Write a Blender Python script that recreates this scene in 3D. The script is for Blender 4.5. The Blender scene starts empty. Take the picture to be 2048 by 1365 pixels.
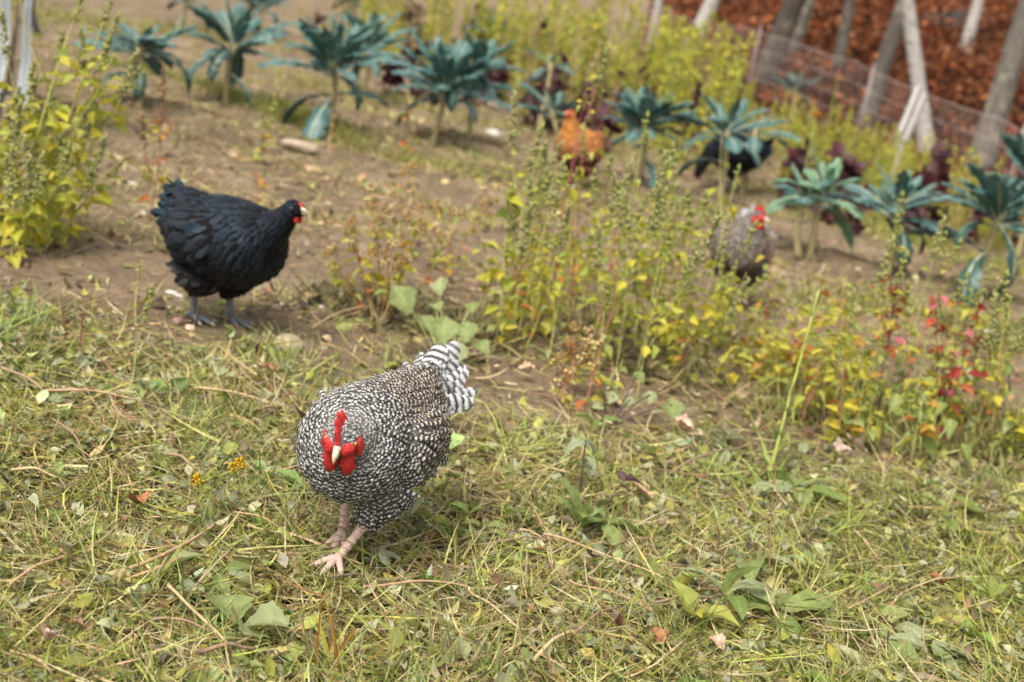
import bpy, bmesh, math, random
import numpy as np
from mathutils import Vector, Matrix, Euler

# ------------------------------------------------------------------ camera
sc = bpy.context.scene
CAM_H = 1.074
FPX = 2844.0                       # focal length in photo pixels (50 mm on 36 mm, 2048 px wide)
up_c = np.array([0.188, -0.952, -0.2425]); up_c /= np.linalg.norm(up_c)   # world up in camera axes (right, down, forward)
fw = np.array([0, 0, 1.0]); fh = fw - fw.dot(up_c) * up_c; fh /= np.linalg.norm(fh)
rt = np.cross(fh, up_c)            # world X in camera axes (mirrored below because y is down)
rt = -rt if rt[0] < 0 else rt
W = np.stack([rt, fh, up_c])       # rows: world axes expressed in camera axes
c_right, c_down, c_fwd = W[:, 0], W[:, 1], W[:, 2]
cam_d = bpy.data.cameras.new("camera"); cam = bpy.data.objects.new("camera", cam_d)
sc.collection.objects.link(cam)
M = Matrix.Identity(4)
for i in range(3):
    M[i][0] = c_right[i]; M[i][1] = -c_down[i]; M[i][2] = -c_fwd[i]
M[2][3] = CAM_H
cam.matrix_world = M
cam_d.sensor_width = 36; cam_d.lens = 50; cam_d.clip_end = 800; cam_d.clip_start = 0.05
cam_d.dof.use_dof = True; cam_d.dof.focus_distance = 2.42; cam_d.dof.aperture_fstop = 3.8
sc.camera = cam
# ------------------------------------------------------------------ light: bright overcast
wd = bpy.data.worlds.new("World"); sc.world = wd; wd.use_nodes = True
nt = wd.node_tree; bg = nt.nodes["Background"]
sky = nt.nodes.new("ShaderNodeTexSky"); sky.sky_type = 'NISHITA'; sky.sun_disc = False
SUN_EL, SUN_AZ = math.radians(58), math.radians(-150)   # azimuth of the sun, clockwise from +Y
sky.sun_elevation = SUN_EL; sky.sun_rotation = SUN_AZ
sky.dust_density = 4.0; sky.air_density = 1.0
hs = nt.nodes.new("ShaderNodeHueSaturation"); hs.inputs['Saturation'].default_value = 0.16
nt.links.new(sky.outputs[0], hs.inputs['Color']); nt.links.new(hs.outputs[0], bg.inputs[0])
bg.inputs[1].default_value = 0.115
sd = bpy.data.lights.new("sun", 'SUN'); sd.energy = 1.5; sd.angle = math.radians(16); sd.color = (1.0, 0.92, 0.81)
sun = bpy.data.objects.new("sun", sd); sc.collection.objects.link(sun)
sv = Vector((math.sin(SUN_AZ) * math.cos(SUN_EL), math.cos(SUN_AZ) * math.cos(SUN_EL), math.sin(SUN_EL)))
sun.rotation_euler = sv.to_track_quat('Z', 'Y').to_euler(); sun.location = (0, 0, 10)
sc.view_settings.view_transform = 'Standard'; sc.view_settings.look = 'None'
sc.view_settings.exposure = 1.2; sc.view_settings.gamma = 1.0
sc.cycles.use_denoising = True
sc.cycles.max_bounces = 6; sc.cycles.diffuse_bounces = 3; sc.cycles.transparent_max_bounces = 6

# ------------------------------------------------------------------ helpers
rng = np.random.default_rng(11); R = random.Random(5)
C = sc.collection
def ray(px, py, depth):
    v = c_right * (px - 1024) / FPX + c_down * (py - 682.5) / FPX + c_fwd
    return np.array([0, 0, CAM_H]) + v * depth
def vnoise(x, y, s=1.0, k=0):
    return (np.sin(x*1.7*s+k)*np.cos(y*1.3*s+2.1*k) + .6*np.sin(x*3.9*s-y*2.7*s+k*1.7) + .35*np.sin(y*7.3*s+x*5.1*s+k)) / 1.95
def flat(px, py):
    v = c_right * (px - 1024) / FPX + c_down * (py - 682.5) / FPX + c_fwd
    t = -CAM_H / v[2]
    return np.array([0, 0, CAM_H]) + v * t
ROW0, ROW1 = flat(455, 205), flat(1960, 600)
rowd = (ROW1 - ROW0)[:2]; rowd /= np.linalg.norm(rowd); rown = np.array([-rowd[1], rowd[0]])
if rown[1] < 0: rown = -rown
FA, FB = ray(1330, 20, 21.0)[:2], ray(2070, 300, 13.5)[:2]          # the fence line
fd = FB - FA; fl = np.linalg.norm(fd); fd /= fl; fn = np.array([-fd[1], fd[0]])
if fn[1] < 0: fn = -fn
def sstep(a, b, x):
    t = np.clip((x - a) / (b - a), 0, 1); return t * t * (3 - 2 * t)
def terrain(x, y):
    x = np.asarray(x, float); y = np.asarray(y, float)
    z = .014 * vnoise(x, y, 2.2) + .008 * vnoise(x, y, 6.0, 1.3)
    rs = (x - ROW0[0]) * rown[0] + (y - ROW0[1]) * rown[1]
    z = z + .028 * np.sin(rs * 2 * np.pi / .95 + .8) * sstep(-3.2, -2.4, rs) * (1 - sstep(4, 6, rs))
    sb = (x - FA[0]) * fn[0] + (y - FA[1]) * fn[1]
    drop = -.24 * np.clip(x - 2.7, 0, 6) * sstep(7.5, 12.5, y)
    z = z + drop * (1 - sstep(10, 40, sb))
    z = z + .30 * np.clip(sb - 1.2, 0, 60) + .25 * vnoise(x, y, .25, 2) * sstep(1, 8, sb)
    return z
def at(px, py):
    p = flat(px, py)
    for _ in range(3):                      # refine on the uneven ground
        zz = float(terrain(p[0], p[1]))
        v = p - np.array([0, 0, CAM_H]); v /= v[2]
        p = np.array([0, 0, CAM_H]) + v * (zz - CAM_H)
    return p
def depth_of(p): return float((np.asarray(p) - np.array([0, 0, CAM_H])).dot(c_fwd))

def np_mesh(name, V, F, col=None, uv=None, smooth=True):
    V = np.asarray(V, np.float32).reshape(-1, 3); F = np.asarray(F, np.int32); k = F.shape[1]
    me = bpy.data.meshes.new(name)
    me.vertices.add(len(V)); me.vertices.foreach_set('co', V.ravel())
    me.loops.add(F.size); me.loops.foreach_set('vertex_index', F.ravel())
    me.polygons.add(len(F)); me.polygons.foreach_set('loop_start', np.arange(0, F.size, k, dtype=np.int32))
    if col is not None:
        col = np.asarray(col, np.float32)
        if col.ndim == 1: col = np.tile(col, (len(V), 1))
        if col.shape[1] == 3: col = np.concatenate([col, np.ones((len(col), 1), np.float32)], 1)
        a = me.attributes.new('tint', 'FLOAT_COLOR', 'POINT'); a.data.foreach_set('color', np.ascontiguousarray(col, np.float32).ravel())
    if uv is not None:
        l = me.uv_layers.new(name='UVMap'); l.data.foreach_set('uv', np.asarray(uv, np.float32)[F.ravel()].ravel())
    me.update(calc_edges=True); me.validate()
    if smooth: me.polygons.foreach_set('use_smooth', np.ones(len(F), bool))
    return me
def put(name, me, mat, parent=None, loc=None, rot=None, scale=None):
    if mat is not None and not me.materials: me.materials.append(mat)
    o = bpy.data.objects.new(name, me); C.objects.link(o)
    if parent is not None: o.parent = parent
    if loc is not None: o.location = loc
    if rot is not None: o.rotation_euler = rot
    if scale is not None: o.scale = (scale,) * 3 if np.isscalar(scale) else scale
    return o
def tag(o, label=None, cat=None, group=None, kind=None):
    if label: o['label'] = label
    if cat: o['category'] = cat
    if group: o['group'] = group
    if kind: o['kind'] = kind
    return o
def empty(name, loc, label, cat, group=None, rz=0):
    o = bpy.data.objects.new(name, None); C.objects.link(o); o.empty_display_size = .05
    o.location = loc; o.rotation_euler = (0, 0, rz)
    return tag(o, label, cat, group)
def copy_tree(o, parent=None):
    c = o.copy(); C.objects.link(c); c.parent = parent
    for ch in o.children: copy_tree(ch, c)
    return c
def nrm(v): return v / np.maximum(np.linalg.norm(v, axis=-1, keepdims=True), 1e-9)
def scatter(T, F, P, X, Y, Z, S, col):
    """copies of template T at P with axes X,Y,Z, scale S (n,3); col (n,3) -> V,F,col"""
    n, m = len(P), len(T)
    V = P[:, None, :] + (T[None, :, 0:1] * S[:, None, 0:1]) * X[:, None, :] + (T[None, :, 1:2] * S[:, None, 1:2]) * Y[:, None, :] + (T[None, :, 2:3] * S[:, None, 2:3]) * Z[:, None, :]
    FF = F[None] + (np.arange(n) * m)[:, None, None]
    return V.reshape(-1, 3), FF.reshape(-1, F.shape[1]), np.repeat(col, m, axis=0)
class Bag:
    def __init__(s): s.V, s.F, s.C, s.U, s.n = [], [], [], [], 0
    def add(s, V, F, col, uv=None):
        s.V.append(np.asarray(V, float)); s.F.append(np.asarray(F) + s.n); s.n += len(V)
        col = np.asarray(col, float)
        s.C.append(np.tile(col, (len(V), 1)) if col.ndim == 1 else col)
        if uv is not None: s.U.append(uv)
    def mesh(s, name, smooth=True):
        return np_mesh(name, np.concatenate(s.V), np.concatenate(s.F), np.concatenate(s.C), np.concatenate(s.U) if s.U else None, smooth)
def grid_faces(r, c, closed=False):
    out = []
    for i in range(r - 1):
        for j in range(c if closed else c - 1):
            j2 = (j + 1) % c
            out.append((i*c+j, i*c+j2, (i+1)*c+j2, (i+1)*c+j))
    return np.array(out, np.int32)
def tube(path, rad, n=7, up=(0, 0, 1), flatten=None, cap=True):
    """closed tube of quads along path; rad (m,) or (m,2)=(side, in-plane)"""
    P = np.asarray(path, float); m = len(P); r = np.asarray(rad, float)
    if r.ndim == 1: r = np.stack([r, r], 1)
    T = nrm(np.gradient(P, axis=0)); up = np.asarray(up, float)
    Sd = np.cross(T, up); bad = np.linalg.norm(Sd, axis=1) < .05
    if bad.any(): Sd[bad] = np.cross(T[bad], np.array([0.3, 1, 0.1]))
    Sd = nrm(Sd); U = np.cross(Sd, T)
    a = np.arange(n) * 2 * np.pi / n
    V = P[:, None] + Sd[:, None] * (np.cos(a)[None, :, None] * r[:, 0][:, None, None]) + U[:, None] * (np.sin(a)[None, :, None] * r[:, 1][:, None, None])
    V = V.reshape(-1, 3); F = grid_faces(m, n, True)
    if cap:
        V = np.concatenate([V, P[:1], P[-1:]]); k = m * n
        e = [(k, (j+1) % n, j, j) for j in range(n)] + [(k+1, (m-1)*n+j, (m-1)*n+(j+1) % n, (m-1)*n+(j+1) % n) for j in range(n)]
        F = np.concatenate([F, np.array(e, np.int32)])
    return V, F
def tris_ok(F):                        # degenerate quads -> fan triangles
    out = []
    for f in F:
        f = list(dict.fromkeys(int(i) for i in f)); out.append(f)
    return out
def mixed_mesh(name, V, F, col=None, smooth=True):
    me = bpy.data.meshes.new(name); me.from_pydata([tuple(v) for v in V], [], tris_ok(F)); me.update()
    if smooth: me.polygons.foreach_set('use_smooth', np.ones(len(me.polygons), bool))
    if col is not None:
        col = np.asarray(col, np.float32)
        if col.ndim == 1: col = np.tile(col, (len(V), 1))
        a = me.attributes.new('tint', 'FLOAT_COLOR', 'POINT')
        a.data.foreach_set('color', np.concatenate([col, np.ones((len(V), 1))], 1).astype(np.float32).ravel())
    return me
class Tubes:
    def __init__(s): s.V, s.F, s.C, s.n = [], [], [], 0
    def add(s, path, rad, col=(1, 1, 1), n=6, up=(0, 0, 1)):
        V, F = tube(path, rad, n, up); s.V.append(V); s.F.append(F + s.n); s.n += len(V)
        s.C.append(np.tile(np.asarray(col, float), (len(V), 1)))
    def mesh(s, name): return mixed_mesh(name, np.concatenate(s.V), np.concatenate(s.F), np.concatenate(s.C))
def bez(p0, p1, p2, k=7):
    t = np.linspace(0, 1, k)[:, None]
    return (1-t)**2*np.asarray(p0, float) + 2*t*(1-t)*np.asarray(p1, float) + t*t*np.asarray(p2, float)
def smooth_path(pts, k=4):
    P = np.asarray(pts, float); n = len(P); out = []
    for i in range(n - 1):
        p0, p1, p2, p3 = P[max(i-1, 0)], P[i], P[i+1], P[min(i+2, n-1)]
        for t in np.linspace(0, 1, k, endpoint=False):
            out.append(.5*((2*p1)+(-p0+p2)*t+(2*p0-5*p1+4*p2-p3)*t*t+(-p0+3*p1-3*p2+p3)*t**3))
    out.append(P[-1]); return np.array(out)

def frame_mat(p, y, zhint, s=1.0):
    y = np.asarray(y, float); y = y/np.linalg.norm(y); x = np.cross(y, zhint); x /= np.linalg.norm(x); z = np.cross(x, y)
    m = Matrix.Identity(4)
    for i in range(3): m[i][0], m[i][1], m[i][2], m[i][3] = x[i]*s, y[i]*s, z[i]*s, p[i]
    return m

# ------------------------------------------------------------------ materials
def mat_new(name):
    m = bpy.data.materials.new(name); m.use_nodes = True; nt = m.node_tree
    return m, nt, nt.nodes["Principled BSDF"], nt.nodes["Material Output"]
def node(nt, typ, **kw):
    n = nt.nodes.new(typ)
    for k, v in kw.items(): setattr(n, k, v)
    return n
def ramp(nt, fac, stops):
    r = nt.nodes.new("ShaderNodeValToRGB"); e = r.color_ramp.elements
    e[0].position, e[0].color = stops[0][0], (*stops[0][1], 1); e[1].position, e[1].color = stops[-1][0], (*stops[-1][1], 1)
    for p, c in stops[1:-1]:
        x = e.new(p); x.color = (*c, 1)
    nt.links.new(fac, r.inputs[0]); return r.outputs[0]
def noise(nt, scale, detail=4, rough=.55, vec=None):
    n = nt.nodes.new("ShaderNodeTexNoise"); n.inputs['Scale'].default_value = scale; n.inputs['Detail'].default_value = detail; n.inputs['Roughness'].default_value = rough
    if vec is not None: nt.links.new(vec, n.inputs['Vector'])
    return n.outputs['Fac']
def mixc(nt, a, b, fac, mode='MIX'):
    n = nt.nodes.new("ShaderNodeMix"); n.data_type = 'RGBA'; n.blend_type = mode
    for s, v in ((n.inputs[0], fac), (n.inputs[6], a), (n.inputs[7], b)):
        if isinstance(v, (int, float)): s.default_value = v
        elif isinstance(v, tuple): s.default_value = (*v, 1)
        else: nt.links.new(v, s)
    return n.outputs[2]
def math_n(nt, op, a, b=None, c=None):
    n = nt.nodes.new("ShaderNodeMath"); n.operation = op
    for s, v in zip(n.inputs, (a, b, c)):
        if v is None: continue
        if isinstance(v, (int, float)): s.default_value = v
        else: nt.links.new(v, s)
    return n.outputs[0]
def bump(nt, h, strength, dist, bsdf):
    b = nt.nodes.new("ShaderNodeBump"); b.inputs['Strength'].default_value = strength; b.inputs['Distance'].default_value = dist
    nt.links.new(h, b.inputs['Height']); nt.links.new(b.outputs[0], bsdf.inputs['Normal'])
def coord(nt, which='Object'):
    return nt.nodes.new("ShaderNodeTexCoord").outputs[which]
def tint_attr(nt):
    a = nt.nodes.new("ShaderNodeAttribute"); a.attribute_name = 'tint'; return a.outputs['Color']
def leafy(name, rough=.55, trans=.3, nscale=60, var=.35, spec=.35):
    m, nt, b, out = mat_new(name); t = tint_attr(nt)
    f = noise(nt, nscale, 3, .6, coord(nt))
    v = ramp(nt, f, [(.3, (1-var,)*3), (.7, (1+var*.6,)*3)])
    c = mixc(nt, t, v, 1.0, 'MULTIPLY')
    nt.links.new(c, b.inputs['Base Color']); b.inputs['Roughness'].default_value = rough
    b.inputs['Specular IOR Level'].default_value = spec
    bump(nt, f, .25, .004, b)
    if trans:
        tr = node(nt, "ShaderNodeBsdfTranslucent"); nt.links.new(c, tr.inputs[0])
        mx = node(nt, "ShaderNodeMixShader"); mx.inputs[0].default_value = trans
        nt.links.new(b.outputs[0], mx.inputs[1]); nt.links.new(tr.outputs[0], mx.inputs[2]); nt.links.new(mx.outputs[0], out.inputs[0])
    return m
def plain(name, col, rough=.6, var=.25, nscale=30, bumpd=.003, spec=.4, sss=0, c2=None):
    m, nt, b, out = mat_new(name); f = noise(nt, nscale, 5, .6, coord(nt))
    lo = tuple(x*(1-var) for x in col); hi = c2 or tuple(min(1, x*(1+var)) for x in col)
    c = ramp(nt, f, [(.3, lo), (.7, hi)])
    nt.links.new(c, b.inputs['Base Color']); b.inputs['Roughness'].default_value = rough; b.inputs['Specular IOR Level'].default_value = spec
    if sss: b.inputs['Subsurface Weight'].default_value = sss; b.inputs['Subsurface Radius'].default_value = (.01, .004, .003)
    if bumpd: bump(nt, f, .6, bumpd, b)
    return m
MAT = {}
MAT['veg'] = leafy('plant_matter', .6, .28)
MAT['leaf'] = leafy('weed_leaf', .5, .45, 90, .22)
MAT['dry'] = leafy('dry_plant', .8, .15, 80, .4, .15)
MAT['kale'] = leafy('kale_leaf', .42, .12, 55, .3, .5)
MAT['wood_stem'] = leafy('stem', .7, 0, 50, .35, .25)

# ------------------------------------------------------------------ ground
def zone(px, py):  # ground polyline helper
    return flat(px, py)[:2]
# front edge of the bare soil: mown litter lies on the camera's side of this line
EDGE = np.array([zone(*p) for p in [(-400, 540), (0, 590), (180, 640), (420, 700), (640, 770), (860, 830), (1100, 850), (1350, 880), (1600, 930), (1800, 960), (2048, 960), (2400, 1010)]])
def litter_amount(x, y):
    """1 well inside the mown litter, 0 on open soil"""
    ye = np.interp(x, EDGE[:, 0], EDGE[:, 1])
    d = ye - y + .16*vnoise(x, y, 3.0, .7) + .08*vnoise(x, y, 9.0, 2.2)
    return np.clip(d / .45 + .45, 0, 1)
def build_ground():
    a = np.linspace(-1, 1, 261); xs = 4.5*a + 90*a**5
    b = np.linspace(0, 1, 300); ys = 1.2 + 9.5*b + 120*b**4
    ys = np.concatenate([np.linspace(-12, 1.15, 14), ys])
    X, Y = np.meshgrid(xs, ys); Z = terrain(X, Y)
    V = np.stack([X, Y, Z], 2).reshape(-1, 3)
    sb = (V[:, 0]-FA[0])*fn[0] + (V[:, 1]-FA[1])*fn[1]
    tl = V[:, 0] - FA[0]/FA[1]*V[:, 1]
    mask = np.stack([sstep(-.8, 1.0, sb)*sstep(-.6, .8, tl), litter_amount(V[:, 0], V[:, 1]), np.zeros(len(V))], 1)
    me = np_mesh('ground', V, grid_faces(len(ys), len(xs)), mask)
    m, nt, bs, out = mat_new('soil'); co = coord(nt)
    n1 = noise(nt, 2.2, 6, .6, co); n2 = noise(nt, 38, 6, .7, co); n3 = noise(nt, 9, 5, .6, co)
    soil = ramp(nt, n1, [(.32, (.135, .095, .060)), (.55, (.205, .148, .096)), (.72, (.30, .232, .155))])
    soil = mixc(nt, soil, ramp(nt, n2, [(.3, (.62,)*3), (.7, (1.3,)*3)]), 1.0, 'MULTIPLY')
    straw = ramp(nt, n3, [(.52, (0, 0, 0)), (.68, (1, 1, 1))])
    soil = mixc(nt, soil, (.34, .27, .15), math_n(nt, 'MULTIPLY', straw, .45))
    under = ramp(nt, n2, [(.3, (.05, .04, .022)), (.7, (.12, .098, .052))])  # soil beneath the litter, darkened in colour to paint contact shade in the gaps
    n4 = noise(nt, 1.3, 8, .8, co)
    leaf = ramp(nt, n4, [(.36, (.045, .018, .010)), (.5, (.085, .028, .014)), (.64, (.12, .044, .021))])
    t = node(nt, "ShaderNodeAttribute"); t.attribute_name = 'tint'
    sp = node(nt, "ShaderNodeSeparateColor"); nt.links.new(t.outputs['Color'], sp.inputs[0])
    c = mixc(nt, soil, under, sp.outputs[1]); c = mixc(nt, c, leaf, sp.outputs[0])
    nt.links.new(c, bs.inputs['Base Color']); bs.inputs['Roughness'].default_value = .95; bs.inputs['Specular IOR Level'].default_value = .1
    h = math_n(nt, 'ADD', math_n(nt, 'MULTIPLY', n3, 1.0), math_n(nt, 'MULTIPLY', n2, .6)); bump(nt, h, .9, .03, bs)
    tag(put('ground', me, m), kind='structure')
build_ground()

# ------------------------------------------------------------------ templates for small plant matter
def blade_template(curl, twist=0., segs=4, cut=.5, side=0.):
    s = np.linspace(0, 1, segs+1); V = []
    for t in s:
        w = .5*(1 - (1-cut)*t**1.6) if t < 1 else .5*cut*.5
        a = curl*t; y = math.sin(a)/curl if abs(curl) > 1e-3 else t; z = (1-math.cos(a))/curl if abs(curl) > 1e-3 else 0
        tw = twist*t; cx, cz = math.cos(tw)*w, math.sin(tw)*w
        xo = side*t*t
        V += [(xo-cx, y, z, -cz), (xo+cx, y, z, cz)]
    V = np.array(V); return V, grid_faces(segs+1, 2)
# width offsets along z scale with width: handled in blade_scatter
def blade_scatter(P, ang, pitch, L, Wd, col, curl, twist, side, roll, cut=.5, segs=4):
    T, F = blade_template(curl, twist, segs, cut, 0)
    n = len(P); t = T[:, 1:2]
    Y = np.stack([np.cos(ang)*np.cos(pitch), np.sin(ang)*np.cos(pitch), np.sin(pitch)], 1)
    X0 = np.stack([-np.sin(ang), np.cos(ang), np.zeros(n)], 1); Z0 = np.cross(Y, X0); Z0 *= np.sign(Z0[:, 2:3] + 1e-9)
    c, s_ = np.cos(roll)[:, None], np.sin(roll)[:, None]; X = c*X0 + s_*Z0; Z = c*Z0 - s_*X0
    V = P[:, None] + X[:, None]*(T[None, :, 0:1]*Wd[:, None, None]) + Z[:, None]*(T[None, :, 3:4]*Wd[:, None, None])
    V = V + Y[:, None]*(T[None, :, 1:2]*L[:, None, None]) + Z[:, None]*(T[None, :, 2:3]*L[:, None, None])
    V = V + X0[:, None]*((side*L)[:, None]*T[None, :, 1]**2)[:, :, None]
    FF = F[None] + (np.arange(n)*len(T))[:, None, None]
    return V.reshape(-1, 3), FF.reshape(-1, 4), np.repeat(col, len(T), axis=0)
def ovate(rows=5, cols=3, curl=.6, fold=.25, wpos=.38, lobes=0, tipw=.02, wave=0.):
    v = np.linspace(0, 1, rows); V = []
    for i, t in enumerate(v):
        w = (t/wpos)**.75 if t < wpos else (max(0, 1-((t-wpos)/(1-wpos))**1.5))
        w = max(w, tipw if i else .06) * .5 * (1 + lobes*(1 if i % 2 else -1)*(0 < i < rows-1))
        a = curl*t; y = math.sin(a)/curl if abs(curl) > 1e-3 else t; z = -(1-math.cos(a))/curl if abs(curl) > 1e-3 else 0
        for u in np.linspace(-1, 1, cols): V.append((u*w, y, z + abs(u)**1.5*w*fold*1.4 + wave*math.sin(9*t+2*u)*abs(u)))
    return np.array(V), grid_faces(rows, cols)
def pal(cols, n, var=.18, weights=None):
    cols = np.asarray(cols, float); i = rng.choice(len(cols), n, p=None if weights is None else np.asarray(weights)/np.sum(weights))
    return np.clip(cols[i]*(1 + rng.normal(0, var, (n, 1)))*(1 + rng.normal(0, .06, (n, 3))), .01, .9)
GREENS = [(.32, .315, .06), (.41, .39, .09), (.20, .23, .05), (.47, .44, .17), (.30, .30, .09)]
STRAWS = [(.55, .43, .22), (.62, .51, .29), (.42, .29, .14), (.48, .40, .23), (.36, .21, .10)]
GREYG = [(.36, .37, .21), (.29, .31, .17), (.45, .44, .28)]
BROWN = [(.20, .14, .08), (.15, .105, .065), (.28, .16, .09), (.12, .09, .06)]
YELG = [(.52, .49, .045), (.44, .45, .05), (.58, .51, .06), (.36, .40, .06), (.53, .44, .04)]

def points_in_view(n, ymin, ymax, xpad=.5, power=1.0):
    """random ground points in the wedge the lens covers"""
    y = ymin + (ymax-ymin)*rng.random(n)**power; half = .40*y + xpad; x = (rng.random(n)*2-1)*half
    return x, y
def lay(n, ymin, ymax, dens, zmax, xpad=.45, power=1.0):
    x, y = points_in_view(n, ymin, ymax, xpad, power); k = rng.random(n) < dens(x, y); x, y = x[k], y[k]
    clump = .5 + .5*vnoise(x, y, 7.0, 3.1)
    z = terrain(x, y) + rng.random(len(x))**1.6*zmax*(.35 + clump)
    return np.stack([x, y, z], 1)
def blades(bag, P, Lr, Wr, col, pitch=.25, flatbias=True, sides=.45, cut=.5, kinds=6, curlr=(-1.2, 1.6), segs=4, ang=None):
    n = len(P); idx = rng.integers(0, kinds, n)
    for k in range(kinds):
        m = idx == k; q = m.sum()
        if not q: continue
        L = rng.uniform(*Lr, q); Wd = rng.uniform(*Wr, q)
        a = rng.uniform(0, 2*np.pi, q) if ang is None else ang[m]
        pt = rng.normal(0, pitch, q) if flatbias else rng.uniform(*pitch, q)
        curl = curlr[0] + (curlr[1]-curlr[0])*k/max(1, kinds-1); curl = curl if abs(curl) > .05 else .05
        V, F, c = blade_scatter(P[m], a, pt, L, Wd, col[m], curl, rng.uniform(-1.2, 1.2), rng.normal(0, sides, q), rng.normal(0, .8, q), cut, segs)
        bag.add(V, F, c)
def leaves(bag, P, Lr, asp, col, templ, tilt=.35):
    n = len(P); idx = rng.integers(0, len(templ), n)
    for k, (T, F) in enumerate(templ):
        m = idx == k; q = m.sum()
        if not q: continue
        a = rng.uniform(0, 2*np.pi, q); N = nrm(np.stack([rng.normal(0, tilt, q), rng.normal(0, tilt, q), np.where(rng.random(q) < .25, -1, 1)], 1))
        Y = np.stack([np.cos(a), np.sin(a), np.zeros(q)], 1); Y = nrm(Y - N*(Y*N).sum(1, keepdims=True)); X = np.cross(Y, N)
        L = rng.uniform(*Lr, q); S = np.stack([L*rng.uniform(*asp, q), L, L], 1)
        bag.add(*scatter(T, F, P[m], X, Y, N, S, col[m]))
LT = [ovate(5, 3, .7, .3), ovate(5, 3, -.9, .15, .5), ovate(5, 3, 1.3, .4, .3), ovate(5, 3, .3, -.2, .45, .12), ovate(5, 3, 1.8, .1, .6)]

def litter():
    b = Bag(); D = litter_amount
    P = lay(95000, 1.72, 5.2, D, .030, power=1.35); n = len(P)        # fine shredded fibres
    gz = np.clip(.46 + .34*vnoise(P[:, 0], P[:, 1], 1.6, 8.0) + .06*P[:, 0], .15, .85)
    cols = np.where((rng.random(n) < gz)[:, None], pal(GREENS, n), np.where((rng.random(n) < .7)[:, None], pal(STRAWS, n), pal(GREYG, n)))
    blades(b, P, (.018, .065), (.0012, .0030), cols, .28, sides=.6, cut=.7, kinds=8, curlr=(-2.4, 2.6))
    P = lay(30000, 1.72, 5.2, D, .036, power=1.3); n = len(P)          # longer cut grass
    gz = np.clip(.60 + .3*vnoise(P[:, 0], P[:, 1], 1.3, 8.0) + .06*P[:, 0], .2, .9)
    cols = np.where((rng.random(n) < gz)[:, None], pal(GREENS, n), pal(STRAWS, n))
    blades(b, P, (.06, .16), (.0022, .0052), cols, .16, sides=.4, cut=.35, kinds=8, curlr=(-1.0, 1.2))
    P = lay(26000, 1.72, 5.2, D, .036, power=1.3); n = len(P)          # torn leaf bits
    cols = np.where((rng.random(n) < .45)[:, None], pal(GREYG, n), np.where((rng.random(n) < .7)[:, None], pal(GREENS, n), pal(BROWN, n)))
    leaves(b, P, (.012, .046), (.35, .75), cols, LT, .5)
    tag(put('mown_litter', b.mesh('mown_litter'), MAT['veg']), 'tangled mown grass and torn leaves covering the near slope', 'litter', kind='stuff')
    b = Bag(); g = np.random.default_rng(21)
    cx, cy = points_in_view(420, 1.72, 4.8, .4, 1.2); k = g.random(420) < litter_amount(cx, cy); cx, cy = cx[k], cy[k]
    for x0, y0 in zip(cx, cy):                                         # rooted clumps
        m = int(g.integers(14, 64)); sp = g.uniform(.012, .055); x = x0 + g.normal(0, sp, m); y = y0 + g.normal(0, sp, m); P = np.stack([x, y, terrain(x, y)], 1)
        c0 = pal([(.24, .29, .06), (.33, .36, .09), (.40, .41, .13), (.19, .25, .06)], 1)[0]; hgt = g.uniform(.5, 1.2)*(1 + .7*(g.random() < .25))
        blades(b, P, (.04*hgt, .12*hgt), (.002, .0046), np.clip(c0[None]*(1 + g.normal(0, .15, (m, 1))), .01, .9), (.35, 1.4), False, .25, .12, 3, (-1.5, -.1), 4)
    tag(put('short_grass', b.mesh('short_grass'), MAT['veg']), 'short green grass sprouting up through the mown litter', 'grass', kind='stuff')
    b = Bag(); n0 = 430; cx, cy = points_in_view(n0, 1.72, 4.9, .4, 1.2); k = g.random(n0) < litter_amount(cx, cy); cx, cy = cx[k], cy[k]
    for x0, y0 in zip(cx, cy):                                         # low broad leaved sprouts
        m = int(g.integers(3, 9)); P = np.tile([[x0, y0, 0.]], (m, 1)) + g.normal(0, .006, (m, 3)); P[:, 2] = terrain(P[:, 0], P[:, 1]) + .012
        c0 = pal([(.27, .33, .09), (.36, .40, .16), (.22, .29, .07), (.40, .41, .22)], 1)[0]; a = g.uniform(0, 6.28, m); e = g.uniform(.05, .9, m)
        Y = np.stack([np.cos(a)*np.cos(e), np.sin(a)*np.cos(e), np.sin(e)], 1); Z = nrm(np.stack([-np.cos(a)*np.sin(e), -np.sin(a)*np.sin(e), np.cos(e)], 1) + g.normal(0, .25, (m, 3)))
        X = nrm(np.cross(Y, Z)); Z = np.cross(X, Y); L = g.uniform(.02, .055, m)*(1 + .6*(g.random() < .3)); asp = g.uniform(.3, .65)
        T, F = ovate(7, 5, g.uniform(.4, 1.3), .25, g.uniform(.35, .6), .04)
        b.add(*scatter(T, F, P, X, Y, Z, np.stack([L*asp, L, L], 1), np.clip(c0[None]*(1 + g.normal(0, .14, (m, 1))), .01, .9)))
    tag(put('leafy_sprouts', b.mesh('leafy_sprouts'), MAT['leaf']), 'low broad leaved seedlings scattered through the mown litter', 'seedlings', kind='stuff')
litter()

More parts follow.
